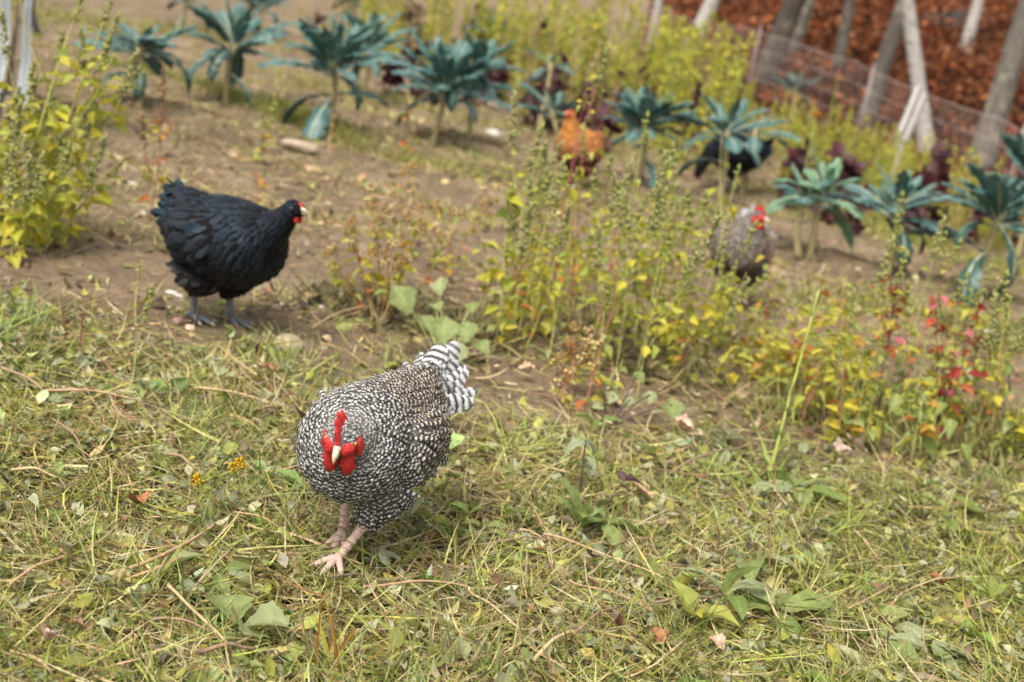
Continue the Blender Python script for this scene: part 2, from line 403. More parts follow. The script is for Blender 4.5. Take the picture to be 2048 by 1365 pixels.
def soil_scatter():
    b = Bag(); S = lambda x, y: 1 - litter_amount(x, y)
    P = lay(60000, 2.6, 10.5, lambda x, y: S(x, y)*np.clip(.25 + .75*vnoise(x, y, 1.3, 4.0), .05, 1), .012, .6, .8); n = len(P)
    cols = np.where((rng.random(n) < .65)[:, None], pal(STRAWS, n), np.where((rng.random(n) < .5)[:, None], pal(BROWN, n), pal(GREENS, n)))
    blades(b, P, (.03, .13), (.002, .006), cols, .12, sides=.4, cut=.6, kinds=6, curlr=(-.8, .8))
    P = lay(20000, 2.6, 10.5, lambda x, y: S(x, y)*np.clip(.2 + .8*vnoise(x, y, 1.7, 1.0), .05, 1), .012, .6, .8); n = len(P)
    cols = np.where((rng.random(n) < .4)[:, None], pal(BROWN, n), np.where((rng.random(n) < .5)[:, None], pal(GREENS, n), pal(STRAWS, n)))
    leaves(b, P, (.015, .06), (.4, .9), cols, LT)
    tag(put('straw_litter', b.mesh('straw_litter'), MAT['dry']), 'straw and dead leaf bits strewn over the bare soil', 'straw', kind='stuff')
soil_scatter()

def soil_green():
    b = Bag(); P = lay(70000, 3.2, 11.5, lambda x, y: (1 - litter_amount(x, y))*np.clip(-.02 + 1.3*vnoise(x, y, 1.9, 6.0) + .5*vnoise(x, y, 6, 2), .03, 1), .006, .6, .8); n = len(P)
    blades(b, P, (.03, .09), (.003, .007), pal([(.33, .32, .08), (.42, .38, .16), (.27, .28, .07), (.46, .38, .20)], n), (.1, 1.2), False, .3, .2, 6, (-1.4, .6), 3)
    tag(put('sparse_grass', b.mesh('sparse_grass'), MAT['veg']), 'sparse yellowing grass patches dotted over the bare soil', 'grass', kind='stuff')
soil_green()
def clods():
    b = Bag(); O = np.array([(1, 0, 0), (0, 1, 0), (-1, 0, 0), (0, -1, 0), (0, 0, 1), (0, 0, -1)], float); F = np.array([(0, 1, 4), (1, 2, 4), (2, 3, 4), (3, 0, 4), (1, 0, 5), (2, 1, 5), (3, 2, 5), (0, 3, 5)])
    P = lay(16000, 2.6, 11.0, lambda x, y: (1 - litter_amount(x, y))*np.clip(.35 + .8*vnoise(x, y, 2.3, 9.0), .05, 1), .002, .6, .85); n = len(P)
    X = nrm(rng.normal(size=(n, 3))); Y = nrm(np.cross(X, rng.normal(size=(n, 3)))); Z = np.cross(X, Y); s = rng.uniform(.004, .02, n)**1.0
    b.add(*scatter(O, F, P, X, Y, Z, np.stack([s*1.3, s, s*.7], 1), pal([(.20, .145, .095), (.14, .10, .065), (.27, .205, .14)], n, .2)))
    tag(put('soil_clods', b.mesh('soil_clods'), MAT['dry']), 'crumbled brown soil clods over the bare ground', 'soil', kind='stuff')
clods()
def strip_grass(name, label, segs, n, Lr, Wr, cols, width, up=(.5, 1.4), clump=2.0):
    b = Bag(); pts = [flat(*p)[:2] for p in segs]; ln = np.array([np.linalg.norm(pts[i+1]-pts[i]) for i in range(len(pts)-1)]); cum = np.r_[0, np.cumsum(ln)]
    s = rng.random(n)*cum[-1]; A = np.array(pts); x = np.interp(s, cum, A[:, 0]) + rng.normal(0, width, n); y = np.interp(s, cum, A[:, 1]) + rng.normal(0, width, n)
    k = rng.random(n) < np.clip(.45 + .8*vnoise(x, y, clump, 7), .03, 1); x, y = x[k], y[k]
    P = np.stack([x, y, terrain(x, y)], 1); c = pal(cols, len(P))
    blades(b, P, Lr, Wr, c, up, False, .3, .15, 6, (-1.2, 1.4))
    q = P[::5] + [0, 0, .02]; leaves(b, q, (.02, .06), (.4, .8), c[::5], LT, .5)
    tag(put(name, b.mesh(name), MAT['veg']), label, 'grass', kind='stuff')
strip_grass('grass_strip', 'green grass strip edging the soil below the left kale', [(235, 135), (400, 180), (560, 232), (720, 290)], 5000, (.05, .13), (.004, .008), [(.27, .27, .06), (.20, .22, .05), (.33, .30, .09)], .07)
strip_grass('grass_strip', 'thin yellowish grass strip across the middle of the soil', [(700, 280), (860, 325), (1020, 360), (1300, 400), (1480, 430)], 2600, (.04, .11), (.004, .008), [(.30, .29, .08), (.36, .32, .12)], .10)
strip_grass('grass_strip', 'yellowish grass strip beneath the right hand kale plants', [(1530, 390), (1700, 440), (1880, 500), (2100, 580)], 4200, (.04, .12), (.004, .008), [(.30, .30, .06), (.36, .33, .10)], .12)
strip_grass('grass_strip', 'grass strip on the soil behind the red leaved weeds', [(1480, 560), (1650, 600), (1850, 640), (2080, 700)], 2600, (.04, .10), (.003, .007), [(.27, .28, .07), (.36, .33, .13)], .10)
strip_grass('ground_cover', 'yellow straw and low weeds between the back kale plants', [(480, 130), (640, 185), (800, 215), (1000, 250), (1200, 300), (1420, 320)], 9000, (.04, .14), (.004, .010), [(.42, .37, .14), (.34, .32, .07), (.30, .24, .12), (.46, .40, .20)], .30, (.1, 1.0))
strip_grass('ground_cover', 'green and straw coloured growth around the top row', [(-60, 20), (300, 60), (700, 120), (1000, 160), (1300, 200), (1700, 330), (2100, 430)], 12000, (.06, .2), (.005, .012), [(.32, .31, .06), (.36, .33, .09), (.28, .22, .10), (.22, .24, .06)], .45, (.2, 1.2))
strip_grass('wilted_growth', 'dark wilted and dry stems under the middle weeds', [(640, 590), (760, 630), (950, 660), (1150, 700), (1400, 760)], 6500, (.04, .16), (.002, .005), [(.16, .12, .06), (.34, .27, .14), (.10, .08, .05), (.28, .28, .09)], .13, (-.1, .8), 3.5)
strip_grass('wilted_growth', 'mixed green and brown growth under the right hand weeds', [(1450, 780), (1600, 830), (1800, 860), (2080, 880)], 6500, (.04, .15), (.002, .006), [(.30, .30, .07), (.34, .29, .12), (.20, .22, .06), (.20, .12, .07)], .16, (0, 1.1), 3.0)

# ------------------------------------------------------------------ leafy hillside, trees and fence
def hill_leaves():
    b = Bag(); n = 110000
    y = 12 + 40*rng.random(n)**1.25; r0 = FA[0]/FA[1]; x = y*(r0 - .01 + (.50-r0)*rng.random(n))
    k = ((x-FA[0])*fn[0] + (y-FA[1])*fn[1]) > .3; x, y = x[k], y[k]; n = len(x)
    P = np.stack([x, y, terrain(x, y) + .02 + .38*rng.random(n)**4], 1)
    cols = (.45 + .75*np.clip(.5 + 1.1*vnoise(x, y, 1.3, 3.3), 0, 1.5) + .35*vnoise(x, y, 4.3, 1.0))[:, None].clip(.2, 2)*pal([(.23, .060, .020), (.17, .042, .016), (.31, .100, .032), (.09, .032, .016), (.34, .15, .07), (.17, .085, .045)], n, .4)
    leaves(b, P, (.08, .17), (.5, .85), cols, [ovate(3, 3, .9, .3, .45), ovate(3, 3, -.9, .3, .5)], 1.1)
    tag(put('fallen_leaves', b.mesh('fallen_leaves'), MAT['dry']), 'copper coloured fallen leaves carpeting the wooded bank', 'leaves', kind='stuff')
hill_leaves()

def bark_mat(name, lo, hi, lich=None, birch=False):
    m, nt, b, out = mat_new(name); co = coord(nt)
    mp = node(nt, "ShaderNodeMapping"); nt.links.new(co, mp.inputs[0]); mp.inputs['Scale'].default_value = (1, 1, 6) if birch else (1, 1, .22)
    n1 = noise(nt, 9 if birch else 22, 6, .65, mp.outputs[0]); c = ramp(nt, n1, [(.36, lo), (.47 if birch else .68, hi)] if birch else [(.3, lo), (.7, hi)])
    if lich: c = mixc(nt, c, lich, ramp(nt, noise(nt, 4.5, 4, .6, co), [(.52, (0, 0, 0)), (.66, (.75,)*3)]))
    nt.links.new(c, b.inputs['Base Color']); b.inputs['Roughness'].default_value = .9; b.inputs['Specular IOR Level'].default_value = .15
    bump(nt, n1, .8, .02, b); return m
MAT['bark'] = bark_mat('grey_bark', (.07, .06, .05), (.20, .175, .145), (.30, .28, .20))
MAT['bark_dark'] = bark_mat('dark_bark', (.045, .038, .032), (.15, .125, .10), (.24, .21, .15))
MAT['birch'] = bark_mat('birch_bark', (.07, .06, .05), (.44, .41, .37), None, True)

def tree(px, depth, py_top, lean, r, mat, label, species='tree', H=7.5, bend=0.):
    """trunk foot at photo column px (at row 0 height) and given distance; lean = sideways metres per metre"""
    p = ray(px, py_top, depth); gx, gy = p[0], p[1]; gz = float(terrain(gx, gy))
    # shift the foot so that the trunk passes the column at row py_top
    gx -= lean*(p[2]-gz)
    gz = float(terrain(gx, gy)) - .12
    root = empty('tree', (gx, gy, gz), label, 'tree', 'trees beyond the fence')
    k = 14; t = np.linspace(0, 1, k); path = np.stack([lean*H*t + bend*np.sin(3*t) , .1*np.sin(4*t+px), H*t], 1)
    r = r*.8
    V, F = tube(path, r*(1 - .62*t)*(1 + .55*np.exp(-t*26)), 12, up=(0, 1, 0))
    V[:, 0] += .05*r*np.sin(V[:, 2]*7+V[:, 1]*30)
    put('trunk', mixed_mesh('trunk', V, F), mat, root)
    b = Tubes(); cr = Bag(); g = np.random.default_rng(int(px)+3)
    for i in range(9):
        tt = .48 + .055*i; q = path[int(tt*(k-1))]; a = g.uniform(0, 6.28); L = H*(.34 - .022*i)*g.uniform(.8, 1.2)
        e = q + np.array([math.cos(a)*L*.75, math.sin(a)*L*.75, L*.6]); pp = bez(q, q + (e-q)*.5 + [0, 0, -.12*L], e, 7)
        b.add(pp, np.linspace(r*.3, .012, 7), n=6)
        for j in range(4):
            q2 = pp[2+j]; e2 = q2 + g.normal(0, .32*L, 3) + [0, 0, .2*L]; b.add(bez(q2, (q2+e2)/2 + [0, 0, .06], e2, 4), np.linspace(r*.1, .006, 4), n=4)
            m = 26; P = q2 + (e2-q2)*g.random((m, 1)) + g.normal(0, .16, (m, 3))
            leaves(cr, P, (.07, .13), (.5, .8), pal([(.42, .24, .05), (.34, .13, .04), (.40, .33, .06)], m, .2), [ovate(3, 3, .5, .3)], 1.0)
    put('limbs', b.mesh('limbs'), mat, root); put('crown', cr.mesh('crown'), MAT['leaf'], root)
    return root
tree(1318, 22, 5, -.02, .09, MAT['birch'], 'thin white trunk just left of the first white birch')
tree(1415, 19.5, 20, .22, .145, MAT['birch'], 'stout white birch trunk where the wire fence begins')
tree(1560, 21, 60, .11, .22, MAT['bark_dark'], 'broad dark grey trunk left of centre among the woodland trees', bend=.1)
tree(1600, 25, 50, .12, .14, MAT['bark'], 'pale lichened trunk tight behind the broad dark trunk')
tree(1692, 24, 60, -.06, .13, MAT['bark'], 'straight slim grey trunk midway between two leaning trunks')
tree(1785, 19, 80, .08, .155, MAT['bark'], 'lichen patched trunk close left of the leaning birch')
tree(1835, 17.2, 80, -.40, .13, MAT['birch'], 'white birch trunk leaning sharply left over the fence', H=6.5)
tree(1948, 30, 40, .02, .15, MAT['birch'], 'distant white birch trunk standing up on the leafy bank')
tree(2028, 17.5, 100, .05, .21, MAT['bark'], 'thick grey trunk at the right edge of the wood')
tree(1470, 34, 10, .10, .12, MAT['bark_dark'], 'far thin dark trunk behind the first birch')
tree(1890, 40, 10, .10, .16, MAT['bark_dark'], 'far dark trunk high on the leafy bank')

MAT['boulder'] = plain('boulder', (.05, .042, .036), .9, .4, 3, .05, .2)
def boulder(px, depth, r, label, seed):
    bm = bmesh.new(); bmesh.ops.create_icosphere(bm, subdivisions=3, radius=1); g = np.random.default_rng(seed); k = g.normal(0, 1, 6)
    for v in bm.verts:
        x, y, z = v.co; f = 1 + .2*math.sin(2.3*x+k[0]) + .16*math.sin(3.1*y+k[1]+x) + .1*math.sin(5*z+k[2]+2*x); v.co = (x*f*r*1.4, y*f*r, z*f*r*.7)
    me = bpy.data.meshes.new('boulder'); bm.to_mesh(me); bm.free(); p = ray(px, 100, depth); tag(put('boulder', me, MAT['boulder'], None, (p[0], p[1], float(terrain(p[0], p[1])))), label, 'boulder')
boulder(1880, 33, .55, 'dark boulder high on the bank left of the distant birch', 1)
boulder(1918, 35, .42, 'dark boulder tight beside the distant birch', 2)
MAT['netting'] = plain('netting_cord', (.44, .35, .32), .7, .2, 40, 0)
MAT['white_post'] = plain('white_plastic_post', (.50, .48, .45), .5, .12, 20, .001)
def fence():
    H = 1.02; root = empty('netting_fence', (*FA, float(terrain(*FA))), 'white electric netting fence running down along the wood edge', 'fence')
    o = np.array(root.location)
    T0, T1 = -1.5, fl + 2.0; ts = np.linspace(T0, T1, 60)
    def pt(t, h):
        x, y = FA + fd*t; sag = .05*abs(math.sin(t*math.pi/2.6)); return np.array([x, y, float(terrain(x, y)) + h*(H-sag)/H + .02]) - o
    for h in (.06, .24, .42, .60, .80, 1.02):
        b = Tubes(); b.add([pt(t, h) for t in ts], np.full(60, .0042 if h > .95 else .0028), n=5); put('strand', b.mesh('strand'), MAT['netting'], root)
    for t in np.arange(T0, T1, .085):
        b = Tubes(); b.add([pt(t, .04), pt(t, .5), pt(t, 1.01)], np.full(3, .0018), n=4); put('vertical_cord', b.mesh('vertical_cord'), MAT['netting'], root)
    tp = [0.2, 2.9, 5.6, 8.3, 10.6]
    for t in tp:
        b = Tubes(); b.add([pt(t, -.1), pt(t, .6), pt(t, 1.1)], [.008, .008, .007], n=8); put('post', b.mesh('post'), MAT['netting'], root)
fence()
def marker_post(px, py, depth, h, w, label, lean=.14):
    p = ray(px, py, depth); g = float(terrain(p[0], p[1])); root = empty('stake', (p[0], p[1], g), label, 'stake')
    for i, dx in enumerate((-w*.6, w*.5)):
        V, F = tube([(dx, .02*i, -.1), (dx + lean*h*.5, .02*i, h*.5), (dx + lean*h, .02*i, h*(1-.06*i))], [w*.52, w*.5, w*.46], 4, up=(0, 1, 0))
        put('slat', mixed_mesh('slat', V, F, smooth=False), MAT['white_post'], root)
marker_post(1785, 300, 12.6, .92, .065, 'pair of white wooden slats stuck upright by the fence')

# ------------------------------------------------------------------ left edge: hoop frame end with boards and plastic
MAT['board'] = plain('weathered_board', (.20, .155, .11), .85, .4, 14, .004, .2, 0, (.33, .27, .20))
MAT['plastic'] = plain('greenhouse_film', (.34, .37, .38), .35, .2, 8, .004, .5)
MAT['pipe'] = plain('dark_pipe', (.035, .045, .06), .45, .3, 10, .001)
def box(name, x0, x1, y0, y1, z0, z1, mat, parent, bev=.006):
    bm = bmesh.new(); bmesh.ops.create_cube(bm, size=1)
    for v in bm.verts: v.co = ((x0+x1)/2 + v.co.x*(x1-x0), (y0+y1)/2 + v.co.y*(y1-y0), (z0+z1)/2 + v.co.z*(z1-z0))
    bmesh.ops.bevel(bm, geom=bm.edges[:], offset=bev, segments=2, affect='EDGES')
    me = bpy.data.meshes.new(name); bm.to_mesh(me); bm.free(); return put(name, me, mat, parent)
def hoop_frame():
    p = at(28, 262); root = empty('hoop_house', p, 'corner of a wooden hoop house with loose clear plastic', 'hoop house')
    root.rotation_euler = (0, math.radians(3), math.radians(-14))
    box('base_board', -1.2, .045, -.02, .03, -.04, .15, MAT['board'], root)
    box('upright_board', -.085, -.01, .005, .04, .155, 1.5, MAT['board'], root)
    for x0, x1, ph, nm in ((-.16, -.085, .3, 'plastic_sheet'), (-.012, .045, 1.2, 'plastic_sheet'), (-1.2, -.17, 2.2, 'plastic_sheet')):
        r, c = 30, 8 if x1-x0 < .5 else 24; V = []
        for i in range(r):
            z = .05 + 1.6*i/(r-1)
            for j in range(c):
                u = j/(c-1); wob = .02*math.sin(5*z+ph) + (.035*math.exp(-((z-.12)/.12)**2) if x0 == -.012 else 0)
                V.append((x0 + (x1-x0)*u + wob*u, -.03 + .014*math.sin(9*u+3*z+ph) - .012*math.sin(11*z+ph), z + .0))
        o = put(nm, np_mesh(nm, np.array(V), grid_faces(r, c)), MAT['plastic'], root)
        s = o.modifiers.new('t', 'SOLIDIFY'); s.thickness = .002
    q = at(75, 68); root2 = empty('black_pipe', q, 'dark pipe slanting into the ground beside the hoop house', 'pipe')
    b = Tubes(); e = ray(45, -60, depth_of(q)) - q; b.add([e*-.1, e*.3, e*.7, e*1.4], [.022]*4, n=12); put('pipe', b.mesh('pipe'), MAT['pipe'], root2)
hoop_frame()

# ------------------------------------------------------------------ kale
KALE_RIB = plain('kale_midrib', (.42, .46, .32), .5, .15, 40, .001)
def kale_leaf(L=1.0, W=.30, droop=1.2, seed=0, col=(.045, .115, .10)):
    g = np.random.default_rng(seed); rows, cols = 17, 7; V, cc = [], []
    s = np.linspace(0, 1, rows); ang = np.cumsum(np.r_[0, np.full(rows-1, droop/(rows-1))*np.linspace(.3, 1.7, rows-1)])
    y = np.r_[0, np.cumsum(np.cos(-ang[1:])/(rows-1))]; z = np.r_[0, np.cumsum(np.sin(-ang[1:])/(rows-1))]
    rib = []
    for i, t in enumerate(s):
        w = W*.5*np.interp(t, [0, .10, .2, .45, .75, .92, 1], [.08, .12, .45, .95, 1.0, .65, .12])
        rib.append((0, y[i], z[i]))
        n = np.array([0, math.sin(ang[i]), math.cos(ang[i])])
        for j in range(cols):
            u = -1 + 2*j/(cols-1); roll = -.55*abs(u)**2.2*w + .25*abs(u)*w
            puck = .021*math.sin(i*2.4 + j*1.9 + seed)*math.sin(i*.9+seed*2)*(abs(u) > .2) + g.normal(0, .006)
            p = np.array([u*w*(1 + .16*math.sin(i*2.1+j+seed) + .10*g.normal()), y[i], z[i]]) + n*(roll + puck); V.append(p)
            cc.append(np.array(col)*(1 + g.normal(0, .13)))
    me = np_mesh('leaf', np.array(V), grid_faces(rows, cols), np.array(cc))
    rib = np.array(rib); wr = np.interp(s, [0, .2, 1], [.022, .017, .003])
    b = Tubes(); b.add(rib + np.stack([0*s, .0*s, .004+0*s], 1), np.stack([wr, wr*.7], 1), n=6)
    return me, b.mesh('midrib')
KL = [kale_leaf(1, w, d, k, c) for k, (d, c, w) in enumerate([(.45, (.072, .165, .142), .25), (.7, (.060, .146, .128), .26), (1.0, (.058, .138, .128), .25), (1.5, (.040, .098, .085), .23), (.2, (.085, .165, .12), .24), (2.2, (.036, .09, .07), .25), (.9, (.078, .162, .150), .28), (.6, (.048, .112, .10), .22)])]
KLP = [kale_leaf(1, .30, d, 20+k, (.13, .24, .13)) for k, d in enumerate((.4, .9, 1.4))]
def kale(base, crown, leafL, n, label, pale=False, seed=0, spread=1.0, group='kale plants in the garden rows', updir=1.0, drop=5):
    g = np.random.default_rng(seed+100); p = at(*base); d = depth_of(p); top = ray(*crown, d) - p
    root = empty('kale_plant', p, label, 'kale', group, 0)
    b = Tubes(); m = bez((0, 0, -.03), top*.5 + np.array([g.normal(0, .03), g.normal(0, .03), 0]), top, 10)
    r = np.linspace(.019, .015, 10)*(1 + .12*np.sin(np.arange(10)*2.3)); b.add(m, r, (.36, .30, .14), n=9)
    for i in range(14):   # old leaf scars
        q = m[1] + (m[-1]-m[1])*g.random(); a = g.uniform(0, 6.28); dv = np.array([math.cos(a), math.sin(a), .3]); b.add([q + dv*.012, q + dv*.024], [.006, .004], (.45, .40, .26), n=5)
    put('stem', b.mesh('stem'), MAT['wood_stem'], root)
    lib = KLP if pale else KL
    for k in range(n):
        t = k/max(1, n-1); a = k*2.39996 + g.normal(0, .25)
        elev = math.radians((84 - 66*t**.9)*updir + 8*(1-updir) + g.normal(0, 9)) if k < n-drop else math.radians(5 + g.normal(0, 16))
        L = leafL*(.55 + .6*min(1, t*1.8))*g.uniform(.75, 1.2)
        me, rib = lib[min(len(lib)-1, int(t*len(lib)))] if pale else KL[int(g.choice([[4, 0, 7], [0, 7, 1], [1, 6, 0], [2, 6, 1], [3, 5, 2]][min(4, int(t*4.99))]))]
        h = top + np.array([0, 0, .03 - .10*t*leafL/.3]) if k < n-drop else m[6]*(1-.5*g.random())+m[9]*.0 + m[4]*.3
        if k >= n-drop: h = m[5 + int(g.integers(0, 4))]
        o = put('leaf', me, MAT['kale'], root)
        dy = np.array([math.cos(a)*math.cos(elev), math.sin(a)*math.cos(elev), math.sin(elev)])
        zh = np.array([-math.cos(a)*math.sin(elev), -math.sin(a)*math.sin(elev), math.cos(elev)]) + g.normal(0, .15, 3)
        o.matrix_local = frame_mat(h, dy, zh, L)
        put('midrib', rib, KALE_RIB, o)
    return root
KALES = [((283, 225), (280, 95), .30, 15, 'star shaped kale beside the tall yellow weed, nearest the hoop house', 0, .45),
 ((455, 208), (467, 92), .32, 17, 'upright kale on a brown stem, second along the row', 0, 1),
 ((660, 265), (668, 125), .34, 18, 'full kale on a slim stem, third along the row', 0, 1),
 ((724, 195), (742, 95), .32, 14, 'kale half hidden behind the third plant of the row', 0, 1),
 ((862, 292), (893, 172), .36, 18, 'large kale with drooping leaves on a thick yellow stem', 0, 1),
 ((938, 278), (950, 140), .32, 12, 'kale crowding behind the large one with a thick yellow stem', 0, 1),
 ((1075, 258), (1102, 128), .20, 5, 'bare yellow stalk with only a few top leaves', 0, .3),
 ((1118, 285), (1105, 225), .26, 9, 'low kale just behind the orange hen', 0, .8),
 ((1262, 380), (1286, 250), .30, 19, 'dense dark blue green kale right of the orange hen', 0, 1),
 ((1440, 405), (1452, 262), .29, 9, 'dark kale arching above the feeding black hen', 0, .9),
 ((1478, 400), (1512, 258), .30, 6, 'kale with two long level leaves above the black hen', 0, .35),
 ((1618, 520), (1645, 392), .25, 8, 'pale green broad leaved kale above the grey hen', 1, .9),
 ((1600, 505), (1612, 400), .22, 6, 'small kale tucked left of the pale green one', 0, .7),
 ((1775, 545), (1792, 420), .30, 13, 'kale with hanging dark leaves between pale kale and edge', 0, .8),
 ((1955, 605), (2000, 425), .32, 17, 'tall kale on a leaning pale stem at the right edge', 0, .9),
 ((2030, 520), (2062, 350), .34, 14, 'kale cut off by the right edge of the view', 0, .9),
 ((1583, 255), (1590, 180), .30, 10, 'small far kale standing alone near the fence', 0, .9),
 ((530, 85), (520, 10), .32, 12, 'kale behind the second plant, cut by the top edge', 0, 1),
 ((690, 60), (700, 5), .32, 12, 'kale at the top edge above the third plant', 0, 1),
 ((968, 150), (985, 70), .30, 12, 'far kale peering over the large drooping plant', 0, 1),
 ((368, 60), (372, 0), .30, 10, 'kale at the top edge between the first two plants', 0, 1)]
for i, (b_, c_, L_, n_, lb, pale, ud) in enumerate(KALES):
    kale(b_, c_, L_*(1.02 + .16*((i*7) % 5)/4), int(n_*1.75), lb, bool(pale), i, updir=ud, drop=0 if n_ < 7 else max(2, n_//5))

# ------------------------------------------------------------------ hens
def feather_mat(name, barred=True, edge=True, rough=.65, spec=.25, spectint=None, coat=0):
    m, nt, b, out = mat_new(name); t = tint_attr(nt)
    uv = node(nt, "ShaderNodeUVMap"); uv.uv_map = 'UVMap'
    sep = node(nt, "ShaderNodeSeparateXYZ"); nt.links.new(uv.outputs[0], sep.inputs[0])
    u, v = sep.outputs[0], sep.outputs[1]
    uu = math_n(nt, 'ABSOLUTE', math_n(nt, 'SUBTRACT', u, .5))
    barb = math_n(nt, 'SINE', math_n(nt, 'ADD', math_n(nt, 'MULTIPLY', v, 26.0), math_n(nt, 'MULTIPLY', uu, -40.0)))
    fine = noise(nt, 320, 3, .6, coord(nt))
    if barred:
        ph = math_n(nt, 'ADD', v, math_n(nt, 'ADD', math_n(nt, 'MULTIPLY', uu, .18), math_n(nt, 'MULTIPLY', fine, .50)))
        s = math_n(nt, 'SINE', math_n(nt, 'MULTIPLY', ph, 6.28318))
        f = ramp(nt, math_n(nt, 'ADD', math_n(nt, 'MULTIPLY', s, .5), .5), ([(.50, (0, 0, 0)), (.82, (1, 1, 1))] if edge else [(.22, (0, 0, 0)), (.70, (1, 1, 1))]))
        al = nt.nodes.new("ShaderNodeAttribute"); al.attribute_name = 'tint'
        dark = mixc(nt, (.020, .016, .013), t, math_n(nt, 'SUBTRACT', 1.03, al.outputs['Alpha']))
        if edge: f = math_n(nt, 'MULTIPLY', f, ramp(nt, math_n(nt, 'ADD', uu, math_n(nt, 'MULTIPLY', fine, .16)), [(.28, (1, 1, 1)), (.52, (.30, .30, .30))]))
        c = mixc(nt, dark, t, f)
    else:
        c = t
    c = mixc(nt, c, ramp(nt, math_n(nt, 'ADD', math_n(nt, 'MULTIPLY', barb, .25), fine), [(.25, (.72,)*3), (.8, (1.12,)*3)]), 1.0, 'MULTIPLY')
    nt.links.new(c, b.inputs['Base Color']); b.inputs['Roughness'].default_value = rough; b.inputs['Specular IOR Level'].default_value = spec
    if spectint: b.inputs['Specular Tint'].default_value = (*spectint, 1)
    bump(nt, barb, .25, .0008, b)
    return m
MAT['barred'] = feather_mat('barred_feather', True)
MAT['barred_tail'] = feather_mat('barred_tail_feather', True, False)
MAT['black'] = feather_mat('black_feather', False, False, .5, .22, (.5, .75, 1.0))
MAT['plainf'] = feather_mat('plain_feather', False, False, .7, .2)
MAT['down_grey'] = plain('underdown', (.10, .09, .085), .95, .3, 200, .001, .05)
MAT['down_black'] = plain('black_underdown', (.010, .009, .009), .95, .3, 200, .001, .03)
MAT['down_red'] = plain('red_underdown', (.16, .055, .015), .9, .3, 200, .001)
MAT['comb'] = plain('comb_skin', (.50, .026, .026), .55, .45, 260, .003, .35, .2)
MAT['shank_pink'] = plain('pink_shank', (.62, .40, .33), .6, .25, 240, .0025, .35, .1, (.72, .52, .44))
MAT['shank_grey'] = plain('slate_shank', (.13, .135, .15), .6, .3, 240, .0025)
MAT['beak'] = plain('horn_beak', (.52, .43, .30), .4, .3, 90, .0008)
MAT['beak_dark'] = plain('dark_beak', (.22, .20, .17), .4, .5, 60, .0008, .4, 0, (.62, .54, .34))
MAT['eye'] = plain('eye_iris', (.35, .13, .03), .1, .2, 100, 0, .6)
MAT['pupil'] = plain('eye_pupil', (.01, .01, .01), .05, 0, 10, 0, .8)

def feather_template(rows=7, cols=3, camber=.22, droop=.16, jag=0):
    v = np.linspace(0, 1, rows)
    w = np.interp(v, [0, .15, .4, .7, .88, 1], [.28, .66, .95, 1.0, .80, .30])
    u = np.linspace(-1, 1, cols)
    V = np.zeros((rows, cols, 3)); UV = np.zeros((rows, cols, 2))
    for i in range(rows):
        for j in range(cols):
            V[i, j] = (u[j]*w[i]*.5, v[i], -camber*.5*u[j]**2*w[i] - droop*v[i]**2)
            UV[i, j] = (u[j]*.5*w[i] + .5, v[i])
    return V.reshape(-1, 3), grid_faces(rows, cols), UV.reshape(-1, 2)
FT, FF_, FUV = feather_template(droop=.05)

def remesh_body(tubes, voxel=.0065, it=6):
    bm = bmesh.new()
    for V, F in tubes:
        vs = [bm.verts.new(tuple(v)) for v in V]
        for f in tris_ok(F):
            try: bm.faces.new([vs[i] for i in f])
            except ValueError: pass
    bmesh.ops.recalc_face_normals(bm, faces=bm.faces)
    me = bpy.data.meshes.new('body_raw'); bm.to_mesh(me); bm.free()
    o = bpy.data.objects.new('body_raw', me); C.objects.link(o)
    m = o.modifiers.new('r', 'REMESH'); m.mode = 'VOXEL'; m.voxel_size = voxel; m.use_smooth_shade = True
    s = o.modifiers.new('s', 'SMOOTH'); s.factor = .5; s.iterations = it
    bpy.context.view_layer.update()
    out = bpy.data.meshes.new_from_object(o.evaluated_get(bpy.context.evaluated_depsgraph_get()))
    bpy.data.objects.remove(o); bpy.data.meshes.remove(me)
    out.name = 'body'; return out

def sample_mesh(me, n, seed):
    g = np.random.default_rng(seed); me.calc_loop_triangles()
    nv = len(me.vertices); co = np.empty(nv*3, np.float32); me.vertices.foreach_get('co', co); co = co.reshape(-1, 3)
    vn = np.empty(nv*3, np.float32); me.vertices.foreach_get('normal', vn); vn = vn.reshape(-1, 3)
    tr = np.empty(len(me.loop_triangles)*3, np.int32); me.loop_triangles.foreach_get('vertices', tr); tr = tr.reshape(-1, 3)
    a, b, c = co[tr[:, 0]], co[tr[:, 1]], co[tr[:, 2]]
    ar = np.linalg.norm(np.cross(b-a, c-a), axis=1); idx = g.choice(len(tr), n, p=ar/ar.sum())
    r1, r2 = np.sqrt(g.random(n)), g.random(n); w = np.stack([1-r1, r1*(1-r2), r1*r2], 1)[:, :, None]
    P = (co[tr[idx]] * w).sum(1); N = nrm((vn[tr[idx]] * w).sum(1)); return P, N
def darts(P, rad):
    cell = rad.max(); H = {}; keep = []
    K = np.floor(P / cell).astype(int)
    for i in range(len(P)):
        k = tuple(K[i]); ok = True; p = P[i]; r = rad[i]
        for dx in (-1, 0, 1):
            for dy in (-1, 0, 1):
                for dz in (-1, 0, 1):
                    for q in H.get((k[0]+dx, k[1]+dy, k[2]+dz), ()):
                        d = P[q] - p
                        if d[0]*d[0]+d[1]*d[1]+d[2]*d[2] < r*r: ok = False; break
                    if not ok: break
                if not ok: break
            if not ok: break
        if ok: H.setdefault(k, []).append(i); keep.append(i)
    return np.array(keep)
